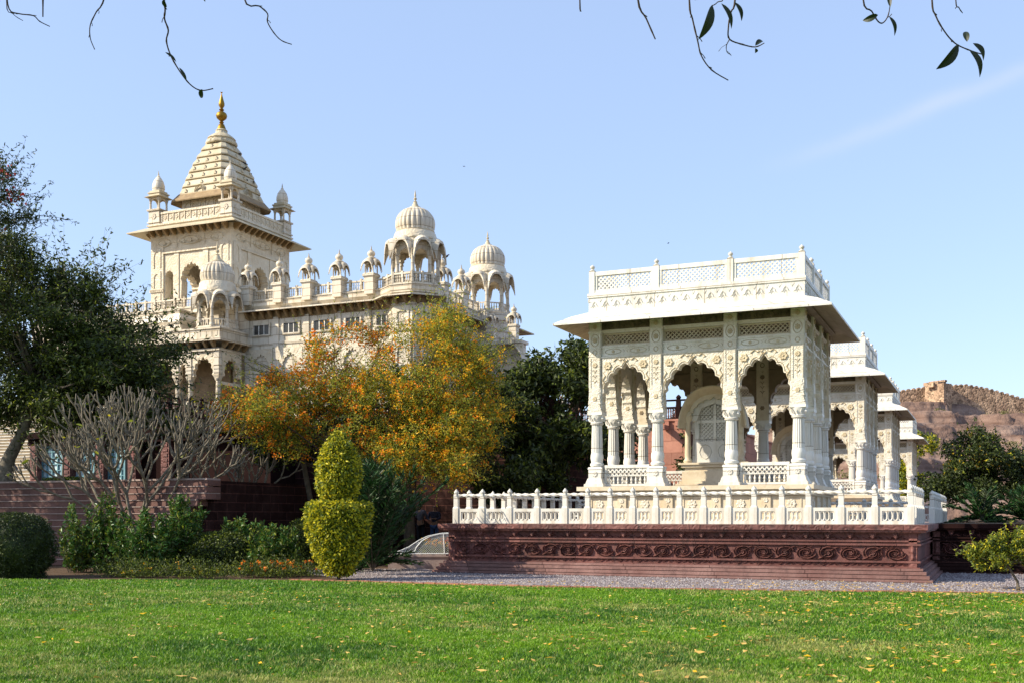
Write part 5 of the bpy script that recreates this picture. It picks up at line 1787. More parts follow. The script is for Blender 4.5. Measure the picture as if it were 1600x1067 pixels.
# mesh plant cover -----------------------------------------------------
cd = 34.6
c0_ = P(612, 868, cd); c1_ = P(722, 868, cd)
mc = thing('plant_cover', 'white framed wire mesh cover over plants beside the red plinth', 'plant cover', (c0_.x, c0_.y, 0), math.atan2((c1_ - c0_).y, (c1_ - c0_).x))
Lc = (c1_ - c0_).length
kb = MB(); kb.box(-.1, Lc, -.15, 2.6, -.05, .36); kb.box(-.13, Lc + .03, -.18, 2.63, .36, .42)
ko = kb.build('stone_kerb', M['tread'], mc)
hp = [(0, .47), (.25, .55), (.55, .68), (.85, .88), (1.15, 1.02), (1.45, 1.08), (Lc - .1, 1.10)]
fr_ = MB()
for y in (0, 2.3):
    fr_.tube([(x, y, z) for x, z in hp], .018, 6)
    fr_.tube([(.05, y, .46), (Lc, y, .46)], .022, 6)
fr_.tube([(.7, 0, .46), (.78, 0, .66), (.95, 0, .86), (1.2, 0, 1.0), (1.5, 0, 1.08)], .02, 6)
fr_.tube([(Lc - .55, 0, .46), (Lc - .58, 0, 1.09)], .022, 6); fr_.tube([(Lc, 0, .46), (Lc, 0, 1.09)], .022, 6)
for x, z in hp[2::2]: fr_.tube([(x, 0, z), (x, 2.3, z)], .015, 5)
fr_.build('frame', M['wire'], mc)
mm_, nt_, bs_ = new_mat('wire_netting')
bs_.inputs['Base Color'].default_value = (0.45, 0.46, 0.44, 1)
tcn = nt_.nodes.new("ShaderNodeTexCoord"); mpn = nt_.nodes.new("ShaderNodeMapping"); mpn.inputs['Rotation'].default_value = (0, R(45), 0)
ck = nt_.nodes.new("ShaderNodeTexBrick"); ck.inputs['Scale'].default_value = 1; ck.offset = 0
ck.inputs['Brick Width'].default_value = .05; ck.inputs['Row Height'].default_value = .05; ck.inputs['Mortar Size'].default_value = .006
spx = nt_.nodes.new("ShaderNodeSeparateXYZ"); cbx = nt_.nodes.new("ShaderNodeCombineXYZ"); 
lk(nt_, tcn.outputs['Object'], mpn.inputs[0]); lk(nt_, mpn.outputs[0], spx.inputs[0]); lk(nt_, spx.outputs[0], cbx.inputs[0]); lk(nt_, spx.outputs[2], cbx.inputs[1]); lk(nt_, cbx.outputs[0], ck.inputs['Vector'])
trn = nt_.nodes.new("ShaderNodeBsdfTransparent"); mxn = nt_.nodes.new("ShaderNodeMixShader")
lk(nt_, ck.outputs['Fac'], mxn.inputs[0]); lk(nt_, trn.outputs[0], mxn.inputs[1]); lk(nt_, bs_.outputs[0], mxn.inputs[2]); lk(nt_, mxn.outputs[0], nt_.nodes['Material Output'].inputs[0])
ne = MB()
ne.rings([[(x, y, .46), (x, y, z)] for x, z in hp for y in (0.0,)], closed=False, caps=False)
ne.rings([[(x, 2.3, .46), (x, 2.3, z)] for x, z in hp], closed=False, caps=False)
ne.rings([[(x, 0, z), (x, 2.3, z)] for x, z in hp], closed=False, caps=False)
ne.build('netting', mm_, mc, recalc=False)


# ------------------------------------------------------------------ vegetation
def rand_unit(n):
    v = nrg.normal(0, 1, (n, 3)); return v / np.linalg.norm(v, axis=1, keepdims=True)

def leaves(name, pts, size, mats, weights, parent, ratio=.42, up=None, droop=0.0, jitter=.35, sel=None):
    """rhombic folded leaves at pts (world coords relative to the parent's location)"""
    n = len(pts)
    ax = rand_unit(n)
    if droop: ax[:, 2] -= droop; ax /= np.linalg.norm(ax, axis=1, keepdims=True)
    if up is not None: ax = ax * .8 + up; ax /= np.linalg.norm(ax, axis=1, keepdims=True)
    sd = np.cross(ax, rand_unit(n)); sd /= np.linalg.norm(sd, axis=1, keepdims=True) + 1e-9
    nr_ = np.cross(ax, sd)
    s = (size * (1 - jitter + 2 * jitter * nrg.random(n)))[:, None]
    V = np.zeros((n, 6, 3))
    V[:, 0] = pts; V[:, 1] = pts + ax * s * .38 + sd * s * ratio * .5 + nr_ * s * .07
    V[:, 2] = pts + ax * s * .75 + sd * s * ratio * .38 + nr_ * s * .04
    V[:, 3] = pts + ax * s - nr_ * s * .08
    V[:, 4] = pts + ax * s * .75 - sd * s * ratio * .38 + nr_ * s * .04
    V[:, 5] = pts + ax * s * .38 - sd * s * ratio * .5 + nr_ * s * .07
    F = np.array([(0, 1, 2, 3), (0, 3, 4, 5)])
    F = (F[None] + (np.arange(n) * 6)[:, None, None]).reshape(-1, 4)
    if sel is None:
        sel = nrg.choice(len(mats), n, p=np.array(weights) / sum(weights))
    return np_mesh(name, V.reshape(-1, 3), F, mats, np.repeat(sel, 2), parent)

def clump_pts(clumps, per, hollow=.45):
    """points in ellipsoid clumps, denser toward their skin; clumps: (cx,cy,cz,rx,ry,rz)"""
    out = []; ids = []
    vol = np.array([(c[3] * c[4] * c[5]) ** .72 for c in clumps]); vol = vol / vol.sum()
    for i, c in enumerate(clumps):
        n = max(4, int(per * vol[i]))
        u = rand_unit(n); r = (hollow + (1 - hollow) * nrg.random(n)) ** .8
        # ragged radius
        ph = np.sin(u[:, 0] * 7 + i) * np.sin(u[:, 1] * 6 + 2 * i) * np.sin(u[:, 2] * 8 + i)
        r = r * (1 + .35 * ph)
        out.append(np.array(c[:3]) + u * r[:, None] * np.array(c[3:6])); ids.append(np.full(n, i))
    return np.concatenate(out), np.concatenate(ids)

def sprays(ends, L, n_per, rads, mbt, down=.0):
    """thin twigs leaving the crown, returns leaf positions along them"""
    pts = []
    for e, dvec in ends:
        p = Vector(e); d_ = Vector(dvec).normalized(); seg = L / 5; path = [p.copy()]
        for k in range(5):
            d_ = (d_ + Vector((rnd.gauss(0, .22), rnd.gauss(0, .22), rnd.gauss(0, .22) - down))).normalized()
            p = p + d_ * seg; path.append(p.copy())
        mbt.tube(path, [rads * (1 - .15 * k) for k in range(6)], 4, cap=False)
        for k in range(n_per):
            t = rnd.uniform(.1, 5); i = min(4, int(t)); q = path[i].lerp(path[i + 1], t - i)
            pts.append(q)
    return np.array([tuple(q) for q in pts]) if pts else np.zeros((0, 3))

def make_clumps(crown, k, r0, r1, flat=.8):
    """random sub-clumps filling an ellipsoid crown (cx,cy,cz,rx,ry,rz)"""
    out = []
    for i in range(k):
        u = rand_unit(1)[0]; r = nrg.random() ** .45 * .86
        c = np.array(crown[:3]) + u * r * np.array(crown[3:6])
        q = r0 + (r1 - r0) * nrg.random()
        out.append((*c, q, q, q * flat))
    return out

def limbs(mb, base, top, targets, r0, r1, rng):
    top = Vector(top)
    for t in targets:
        t = Vector(t[:3]); mid = top.lerp(t, .5) + Vector((rng.gauss(0, .25), rng.gauss(0, .25), -.1 * (t - top).length + rng.gauss(0, .15)))
        a = top.lerp(mid, .5) + Vector((rng.gauss(0, .1), rng.gauss(0, .1), 0))
        b = mid.lerp(t, .5) + Vector((rng.gauss(0, .12), rng.gauss(0, .12), 0))
        mb.tube([top, a, mid, b, t], [r0, r0 * .8, (r0 + r1) / 2, r1 * 1.1, r1 * .5], 6, cap=False)

def tree(name, label, cat, base, trunk, crowns, nleaf, size, mats, weights, r=.2, k=26, cr=(.5, 1.0), bark='bark',
         ratio=.42, droop=0, spray=None, group=None, flowers=None, hollow=.35, flat=.8):
    base = Vector(base)
    root = thing(name, label, cat, base, 0, group)
    tb = MB()
    path = [Vector(p) - base for p in trunk]
    nt = len(path)
    tb.tube(path, [r * (1.25 if i == 0 else 1 - .45 * i / (nt - 1)) for i in range(nt)], 12)
    tb.build('trunk', M[bark], root, smooth=True)
    cl = []
    for c in crowns: cl += make_clumps((c[0] - base.x, c[1] - base.y, c[2] - base.z, *c[3:6]), max(3, int(k * c[6] if len(c) > 6 else k)), *cr, flat)
    lb = MB()
    limbs(lb, path[0], path[-1], cl[::2], r * .26, r * .07, rnd)
    pts, ids = clump_pts(cl, nleaf, hollow)
    if spray:
        ends = []
        cc = np.mean([c[:3] for c in cl], axis=0)
        for i in range(spray[0]):
            c = cl[rnd.randrange(len(cl))]; u = rand_unit(1)[0]; u[2] = abs(u[2]) * .7 + .1 if not droop else u[2]
            dv = (np.array(c[:3]) - cc); dv = dv / (np.linalg.norm(dv) + 1e-6) + u * .7
            ends.append((np.array(c[:3]) + u * np.array(c[3:6]) * .6, dv))
        sp = sprays(ends, spray[1], spray[2], .008, lb, .15 * droop)
        pts = np.concatenate([pts, sp]) if len(sp) else pts
    lb.build('branches', M['bark' if bark == 'palebark' else bark], root, smooth=True)
    leaves('crown', pts, size, mats, weights, root, ratio, droop=droop)
    if flowers:
        flowers(root, cl, base)
    return root

LD, LM, LL, LY, LG = M['lf_dark'], M['lf_mid'], M['lf_lite'], M['lf_yel'], M['lf_gold']
# left dark tree
def C(px, py, d, rx, ry, rz, w=1.0):
    p = P(px, py, d); return (p.x, p.y, p.z, rx, ry, rz, w)
b0 = P(4, 752, 39.5); b0.z = 2.8
tree('shade_tree', 'tall dark leafy tree with a leaning pale trunk at the left edge', 'tree', b0,
     [b0, P(14, 715, 39.5), P(32, 682, 39.3), P(42, 655, 39.2), P(60, 600, 39)],
     [C(215, 560, 40, 1.3, 1.5, 1.6, .4), C(235, 640, 39.5, 1.2, 1.4, .9, .35), C(120, 645, 39, 2.2, 1.8, .9, .6), C(60, 600, 38.5, 2.4, 1.8, 1.4, .6), C(160, 570, 39, 2.2, 2.0, 1.8, .6), C(20, 430, 39, 2.2, 2.2, 1.4, .4), C(40, 540, 39, 3.0, 2.6, 3.0, 1.2), C(130, 520, 40, 2.5, 2.4, 2.9, 1), C(190, 600, 39, 1.5, 1.8, 1.7, .5), C(-40, 470, 39, 3.0, 2.5, 3.0, .8), C(60, 640, 39, 3.0, 2, .9, .5), C(160, 480, 40, 1.3, 1.4, 1.1, .25), C(95, 450, 40, 1.4, 1.3, 1.0, .25)],
     64000, .15, [LD, LM, LL], [.46, .42, .12], r=.26, k=27, cr=(.4, .85), bark='palebark', ratio=.36, spray=(620, 1.9, 17), hollow=.15)
b0 = P(-150, 860, 36); b0.z = 0
def redfl(root, cl, base):
    pts, ids = clump_pts(cl[::9], 260, .2)
    leaves('blossom', pts, .10, [M['fl_red']], [1], root, .9)
tree('feathery_tree', 'sparse feathery tree with a few red blossoms reaching in at the upper left', 'tree', b0,
     [b0, P(-150, 700, 36), P(-120, 520, 36), P(-100, 420, 36)],
     [C(-40, 330, 36, 1.8, 1.6, 1.9, 1), C(-10, 300, 36, .9, 1.0, 1.1, .4), C(20, 340, 36, .9, 1.0, .9, .4), C(-90, 420, 36, 1.6, 1.6, 2.2, .8)],
     5200, .13, [LD, LM], [.7, .3], r=.14, k=15, cr=(.3, .7), ratio=.26, bark='twig', spray=(150, 1.3, 22), flowers=redfl, hollow=.1)

# flowering orange tree
def orange(root, cl, base):
    pts, ids = clump_pts(cl, 20000, .55)
    # blossoms gather in small bunches, brighter on the outside
    nb_ = 2100
    cpt, _ = clump_pts(cl, nb_, .75)
    q = np.repeat(cpt, 11, axis=0) + nrg.normal(0, .06, (len(cpt) * 11, 3))
    w = q + np.array(base)
    lat = (w[:, 0] * CS + w[:, 1] * SN); dep = (-w[:, 0] * SN + w[:, 1] * CS)
    lpx = 800 + lat / dep * F_PX
    mixn = vnoise(q[:, 0] + 60, q[:, 2] + 60, .8, 9) + (lpx - 560) / 420
    sel = np.where(mixn + nrg.normal(0, .25, len(q)) > .45, 1, 0)
    sel = np.where(nrg.random(len(q)) < .22, 1 - sel, sel)
    leaves('blossom', q, .062, [M['fl_or'], M['fl_am']], None, root, .8, sel=sel)
b0 = Vector((-19.6, 33.5, 0))
tree('flowering_tree', 'broad tree covered in orange and yellow blossoms in front of the mausoleum', 'flowering tree', b0,
     [b0, b0 + Vector((.1, 0, 1.2)), b0 + Vector((-.2, .2, 2.4)), b0 + Vector((0, .1, 3.4))],
     [C(690, 560, 38, 1.9, 1.7, 1.9, .9), C(690, 520, 38, 1.1, 1.3, 1.0, .3), C(600, 620, 38, 2.3, 2.0, 1.5, .9), C(500, 630, 38, 2.0, 1.8, 1.2, .7), C(405, 645, 37, 1.5, 1.4, .9, .5), C(700, 660, 38, 1.9, 1.9, 1.7, .9), C(620, 690, 38, 2.2, 1.9, .9, .5), C(720, 728, 37, 1.3, 1.2, .55, .25), C(760, 640, 38.5, 1.0, 1.3, 1.6, .4), C(560, 690, 37.5, 1.8, 1.3, .8, .4), C(660, 715, 37, 1.6, 1.2, .7, .3), C(450, 680, 37.5, 1.4, 1.2, .6, .3), C(750, 560, 38.5, .7, 1, 1.2, .25)],
     66000, .085, [LM, M['lf_fresh'], M['lf_olive']], [.14, .50, .36], r=.2, k=38, cr=(.35, .8), ratio=.34, bark='twig', spray=(700, 1.3, 18), flowers=orange, hollow=.3)
# slender shoots rising against the mausoleum wall on the left of the flowering tree
def wisp(root, cl, base):
    cpt, _ = clump_pts(cl, 420, .5)
    q = np.repeat(cpt, 9, axis=0) + nrg.normal(0, .09, (len(cpt) * 9, 3))
    leaves('blossom', q, .085, [M['fl_or'], M['fl_am']], [.7, .3], root, .8)
b0 = Vector((-22.5, 33.3, 0))
tree('flowering_shrub', 'airy flowering shrub with thin upright shoots and orange clusters over the pale wall', 'flowering shrub', b0,
     [b0, b0 + Vector((0, .1, 1.6)), P(470, 700, 38.5), P(480, 660, 38.5)],
     [C(430, 600, 38.5, 1.3, 1.1, 1.1, .6), C(500, 570, 38.5, 1.5, 1.2, 1.4, .8), C(570, 560, 38.5, 1.3, 1.2, 1.4, .6), C(360, 640, 38, 1.0, 1, .8, .5)],
     7500, .085, [LM, LL, LY], [.35, .5, .15], r=.12, k=18, cr=(.3, .6), ratio=.3, spray=(210, 1.5, 14), flowers=wisp, hollow=.2)

b0 = P(640, 860, 41); b0.z = 0
tree('dense_tree', 'dark green tree in the shade under and behind the flowering tree', 'tree', b0, [b0, P(640, 800, 41), P(645, 760, 41), P(645, 730, 41)],
     [C(540, 690, 41, 2.2, 1.4, 1.3, .9), C(640, 690, 41, 2.6, 1.5, 1.3, 1), C(730, 700, 41, 2.0, 1.5, 1.4, .9), C(750, 630, 42, 1.6, 1.4, 2.0, .7), C(450, 690, 41, 1.8, 1.2, .9, .5), C(620, 620, 41.5, 2.4, 1.2, 1.6, .7)],
     30000, .17, [LD, LM], [.75, .25], r=.2, k=20, cr=(.4, .8), hollow=.2)
# dark tree behind the plinth
b0 = Vector((-16.6, 40.8, 0))
tree('glossy_tree', 'dark glossy leaved tree between the flowering tree and the nearest pavilion', 'tree', b0,
     [b0, P(850, 800, 44), P(858, 730, 44), P(862, 680, 44)],
     [C(860, 620, 44, 2.2, 2.0, 2.0, .8), C(800, 690, 43, 1.7, 2.0, 2.3, .8), C(880, 720, 43, 2.3, 2, 1.6, .8), C(905, 590, 44, 1.1, 1.2, 1.1, .4), C(960, 690, 45, 1.6, 1.4, 1.9, .5), C(800, 760, 41, 1.4, 1.5, 1.0, .4), C(890, 560, 44, .8, .8, .4, .15), C(820, 600, 44, 1.0, 1, 1.1, .3)],
     40000, .21, [LD, LM, LL], [.62, .32, .06], r=.25, k=22, cr=(.4, .85), ratio=.4, spray=(140, 1.0, 10), hollow=.2)
tree('garden_tree', 'dark tree glimpsed through the arches behind the second pavilion', 'tree', Vector((-14.4, 57, 1.42)),
     [(-14.4, 57, 1.42), (-14.3, 57, 3.5), (-14.3, 57, 4.5)], [(-14.3, 57, 5.2, 2.2, 2, 2.2)], 9000, .2, [LD, LM], [.7, .3], r=.2, k=18)

# right hand trees
b0 = Vector(P(1545, 812, 44)); b0.z = 1.42
def autumn(root, cl, base):
    pts, _ = clump_pts(cl, 900, .85)
    k = pts[:, 2] > np.median(pts[:, 2])
    leaves('golden_leaves', pts[k], .11, [LG, LY], [.7, .3], root, .45)
tree('broad_tree', 'dark spreading tree with golden leaf tips on the raised bed at the right', 'tree', b0,
     [b0, P(1545, 790, 44), P(1540, 765, 44), P(1535, 745, 44)],
     [C(1535, 718, 44, 1.8, 1.6, 1.1, 1.1), C(1580, 738, 44, 1.7, 1.6, 1.1, .9), C(1485, 748, 44, 1.1, 1.3, .8, .6), C(1530, 690, 44, .9, 1.0, .55, .4), C(1620, 740, 44, 1.4, 1.4, .9, .5), C(1540, 770, 43.5, 2.1, 1.6, .7, .6), C(1455, 765, 44, .5, .8, .3, .2)],
     30000, .12, [LD, LM, LL], [.80, .17, .03], r=.16, k=20, cr=(.3, .6), ratio=.45, spray=(120, .6, 8), flowers=autumn)
b0 = P(1418, 820, 100); b0.z = 0
tree('distant_tree', 'yellow green tree behind the end of the pavilion row', 'tree', b0, [b0, b0 + Vector((0, 0, 3)), b0 + Vector((0, 0, 4.2))],
     [C(1416, 745, 100, 1.8, 2, 3.0), C(1440, 700, 102, 1.4, 1.5, 1.4, .3)], 6000, .30, [LM, LL, LY], [.3, .4, .3], r=.25, k=18, cr=(.6, 1.1))
# small bush with a bent stem, right foreground
b0 = ground(1591, 922)
tree('small_bush', 'small sunlit bush with a thin bent stem on the gravel at the right edge', 'bush', b0,
     [b0, P(1590, 908, 24.6), P(1580, 892, 24.6), P(1572, 880, 24.6)],
     [C(1570, 862, 24.6, .62, .55, .42, 1), C(1540, 868, 24.6, .35, .4, .35, .5), C(1600, 850, 24.6, .5, .5, .42, .8), C(1612, 880, 24.7, .35, .4, .3, .4)],
     9500, .075, [LM, LL, LY], [.38, .45, .17], r=.035, k=12, cr=(.13, .26), ratio=.42, spray=(70, .35, 12), hollow=.2)

# clipped topiary: cone over a cup
def shell(prof, n, cx, cy, jit=.03):
    """leaf positions over a surface of revolution; prof: (z, r)"""
    z = np.array([p[0] for p in prof]); r = np.array([p[1] for p in prof])
    L = np.concatenate([[0], np.cumsum(np.hypot(np.diff(z), np.diff(r)))])
    # sample by area
    t = nrg.random(n * 3) * L[-1]
    zz = np.interp(t, L, z); rr = np.interp(t, L, r)
    k = nrg.random(n * 3) < rr / r.max(); zz, rr = zz[k][:n], rr[k][:n]
    a = nrg.random(len(zz)) * 2 * np.pi
    bump = 1 + .05 * np.sin(a * 5 + zz * 6) + .04 * np.sin(a * 9 - zz * 11)
    rr = rr * bump + nrg.normal(0, jit, len(zz)) - .05 * nrg.random(len(zz)) ** 2
    pts = np.stack([cx + rr * np.cos(a), cy + rr * np.sin(a), zz], 1)
    out = np.stack([np.cos(a), np.sin(a), np.full(len(a), -.25)], 1)
    return pts, out
tb = ground(529, 905)
tp = thing('topiary', 'clipped yellow green topiary with a tall rounded cone standing on a cup shape', 'topiary', tb)
lower = [(.10, .22), (.3, .36), (.65, .56), (1.0, .68), (1.4, .76), (1.75, .80), (1.90, .79), (1.99, .68), (2.02, .35), (2.02, .05)]
upper = [(2.02, .24), (2.16, .40), (2.45, .50), (2.95, .50), (3.25, .40), (3.5, .28), (3.7, .14), (3.86, .02)]
for nm, pf, n_ in (('lower_foliage', lower, 17000), ('upper_foliage', upper, 11000)):
    pts, out = shell(pf, n_, 0, 0, .042)
    leaves(nm, pts, .078, [M['lf_yel'], LL, LM], [.50, .36, .14], tp, .5, up=out * .7, droop=.35)
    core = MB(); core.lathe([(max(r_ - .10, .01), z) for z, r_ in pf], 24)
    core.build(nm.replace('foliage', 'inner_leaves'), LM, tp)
st = MB(); st.tube([(0, 0, -.02), (.02, 0, .3), (0, 0, 3.6)], [.05, .045, .02], 8); st.build('stem', M['bark'], tp)

def dome_bush(name, label, base, rx, rz, n, size, mats, w, group=None, cat='bush', ratio=.5, squash=1.0):
    root = thing(name, label, cat, base, 0, group)
    pf = [(.0, rx * .8)] + [(rz * (math.sin(t) * .52 + .48), rx * max(math.cos(t), .02) ** .7) for t in np.linspace(-.9, 1.55, 12)]
    pts, out = shell(pf, n, 0, 0, .05)
    leaves('foliage', pts, size, mats, w, root, ratio, up=out * .5)
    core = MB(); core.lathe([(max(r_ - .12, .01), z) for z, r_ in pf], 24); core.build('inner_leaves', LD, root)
    return root
b = ground(-14, 904)
dome_bush('clipped_hedge', 'dark clipped rounded hedge at the left edge of the lawn', Vector((b.x - .2, b.y + .9, 0)), 1.0, 1.72, 17000, .055, [LD, LM], [.85, .15], cat='hedge')
b = ground(478, 884)
dome_bush('round_bush', 'small rounded green bush just left of the yellow topiary', Vector((b.x, b.y, 0)), .62, 1.55, 9000, .07, [LM, LL, LD], [.5, .2, .3])
b = ground(345, 893)
dome_bush('low_hedge', 'low leafy bush below the small bare frangipani', Vector((b.x, b.y, 0)), 1.0, 1.15, 9000, .08, [LM, LL, LD], [.45, .2, .35])
b = P(110, 752, 39.5)
dome_bush('low_hedge', 'low clipped green bush in front of the blue doors', Vector((at_y(110, 30.2), 30.2, 2.83)), .85, .22, 5000, .06, [LM, LL], [.6, .4])

def shoot_shrub(name, label, base, shoots, hgt_, spread, mats, w, size=.10, per=46, group='leafy shrubs along the stepped wall', cat='shrub', ratio=.38, rr=.012):
    root = thing(name, label, cat, base, 0, group)
    tb = MB(); pts = []; ups = []
    for i in range(shoots):
        a = rnd.random() * 6.28; r0 = rnd.random() ** .6 * spread
        p = Vector((r0 * math.cos(a) * .6, r0 * math.sin(a) * .6, 0)); q = Vector((r0 * math.cos(a), r0 * math.sin(a), 0))
        H = hgt_ * (rnd.uniform(.45, 1.0)) * (1 - .35 * (r0 / spread) ** 2)
        path = [p.lerp(q, t) + Vector((rnd.gauss(0, .02), rnd.gauss(0, .02), H * t)) + (q - p) * t * .4 for t in (0, .25, .5, .75, 1)]
        tb.tube(path, [rr, rr * .9, rr * .7, rr * .5, rr * .2], 5, cap=False)
        for k in range(int(per * H / hgt_ * 1.2)):
            t = rnd.uniform(.08, 1) * 4; j = min(3, int(t)); c_ = path[j].lerp(path[j + 1], t - j)
            pts.append(tuple(c_ + Vector((rnd.gauss(0, .03), rnd.gauss(0, .03), rnd.gauss(0, .02)))))
    tb.build('stems', M['bark'], root)
    leaves('foliage', np.array(pts), size, mats, w, root, ratio, up=np.array([[0, 0, .5]]))
    return root
labs = ['leafy shrub with upright shoots beside the dark hedge', 'tall shooting shrub under the left side of the bare frangipani', 'dense shrub at the foot of the bare frangipani trunk', 'shrub with a tall green spire right of the bare frangipani', 'bushy dark green shrub before the small frangipani', 'low dark shrub behind the orange flowers left of the topiary']
for i, (px, py, h_, sp, ns, wv) in enumerate(((120, 893, 2.1, .55, 30, (.5, .35, .15)), (165, 893, 2.5, .7, 45, (.5, .35, .15)), (225, 897, 1.9, .9, 70, (.6, .3, .1)), (285, 893, 2.5, .7, 60, (.55, .35, .1)), (380, 891, 1.7, .8, 60, (.6, .3, .1)), (430, 895, 1.5, .7, 60, (.5, .3, .2)))):
    b = ground(px, py)
    shoot_shrub('leafy_shrub', labs[i], b, ns, h_, sp, [M['lf_shrub'], LM, LL], wv, per=130, size=.13)

# tree standing left of the view; its shade falls on the hedge and the stepped wall
b0 = Vector((-38.5, 22.0, 0))
tree('garden_tree', 'leafy tree standing just outside the view beyond the clipped hedge', 'tree', b0, [b0, b0 + Vector((0, 0, 2.5)), b0 + Vector((.2, .2, 4.5))],
     [(-38.5, 22.0, 7.0, 3.6, 3.4, 3.2), (-36.0, 20.5, 4.2, 2.4, 2.4, 2.2, .5)], 9000, .30, [LD, LM], [.6, .4], r=.28, k=26, cr=(.8, 1.3))

# fronds behind the topiary
def frond_plant(name, label, base, n, L, mats, group=None, thin=.22, cat='palm', up0=(.3, 1.45)):
    root = thing(name, label, cat, base, 0, group)
    sb = MB(); pts = []; ax = []
    for i in range(n):
        a = rnd.random() * 6.28; el = rnd.uniform(*up0)
        d_ = Vector((math.cos(a) * math.cos(el), math.sin(a) * math.cos(el), math.sin(el)))
        p = Vector((0, 0, .1)); path = [p.copy()]; l_ = L * rnd.uniform(.7, 1.0)
        for k in range(8):
            d_ = (d_ + Vector((0, 0, -.05 - .05 * (1 - abs(d_.z))))).normalized(); p = p + d_ * l_ / 8; path.append(p.copy())
        sb.tube(path, [.014 * (1 - k / 9) for k in range(9)], 4, cap=False)
        side = d_.cross(Vector((0, 0, 1))).normalized()
        for k in range(70):
            t = rnd.uniform(.6, 8); j = min(7, int(t)); c_ = path[j].lerp(path[j + 1], t - j); dd = (path[j + 1] - path[j]).normalized()
            s_ = 1 if rnd.random() < .5 else -1
            pts.append(tuple(c_)); ax.append(tuple((dd * .9 + side * s_ * .9 + Vector((rnd.gauss(0, .2), rnd.gauss(0, .2), .1))).normalized()))
    sb.build('ribs', M['bark'], root)
    leaves('fronds', np.array(pts), thin, mats, [.7] + [.3] * (len(mats) - 1), root, .13, up=np.array(ax) * 3.0)
    return root
b = ground(588, 898)
frond_plant('feathery_shrub', 'deep green feathery plant with upright fronds behind the yellow topiary', b + Vector((-.3, .3, 0)), 95, 3.3, [M['cyc'], LD], thin=.27, up0=(1.0, 1.54), cat='shrub')
b = ground(612, 893)
frond_plant('feathery_shrub', 'lower arching green plant between the topiary and the mesh cover', b + Vector((-.9, .6, 0)), 30, 1.5, [M['cyc'], LD], up0=(.25, 1.2), cat='shrub')
for i, (px, lab) in enumerate(((1535, 'dark arching palm in front of the spreading tree at the right'), (1600, 'dark palm fronds at the right edge above the shaded plinth'))):
    p = P(px, 812, 39 + i); p.z = 1.42
    frond_plant('palm', lab, p, 26, 1.35, [M['cyc'], LD], up0=(.1, 1.4), thin=.28, group='palms on the raised bed')
b = ground(1500, 880)

# flower bed in front
for i, (px, py, lab) in enumerate(((448, 899, 'clump of orange flowers beside the topiary'), (408, 901, 'clump of small orange flowers left of the topiary'), (300, 902, 'few yellow flowers among low leaves in the middle of the bed'), (205, 901, 'low yellow flowering plants before the stepped wall'))):
    g_ = ground(px, py)
    root = thing('flower_clump', lab, 'flowers', g_, 0, 'flower clumps along the lawn edge')
    n = 3200
    pts = np.stack([nrg.normal(0, .6, n), nrg.normal(0, .22, n), np.abs(nrg.normal(0, .20, n)) + .02], 1)
    leaves('leaves', pts, .07, [LM, LD, LL], [.5, .3, .2], root, .3, up=np.array([[0, 0, .6]]))
    nf_ = 22 if i < 2 else 7
    c_ = np.stack([nrg.normal(0, .42, nf_), nrg.normal(0, .18, nf_), .12 + .3 * nrg.random(nf_)], 1)
    for c1 in c_:
        leaves('petals', np.repeat(c1[None], 12, axis=0) + nrg.normal(0, .016, (12, 3)), .045, [M['fl_or'] if i < 2 else M['fl_am']], [1], root, .8)
# plants in the mesh cover
root = thing('potted_seedlings', 'small leafy plants with orange flowers growing under the mesh cover', 'plants', (c0_.x, c0_.y, .42), mc.rotation_euler.z)
n = 1100
pts = np.stack([nrg.uniform(.8, Lc, n), nrg.uniform(.3, 2.1, n), np.abs(nrg.normal(0, .17, n)).clip(0, .5)], 1)
leaves('leaves', pts, .09, [LM, LL], [.6, .4], root, .3, up=np.array([[0, 0, .6]]))
q = np.stack([nrg.uniform(.9, Lc, 60), nrg.uniform(.2, 1.6, 60), nrg.uniform(.25, .5, 60)], 1)
leaves('petals', np.repeat(q, 4, axis=0) + nrg.normal(0, .02, (240, 3)), .06, [M['fl_or'], M['fl_am']], [.5, .5], root, .8)

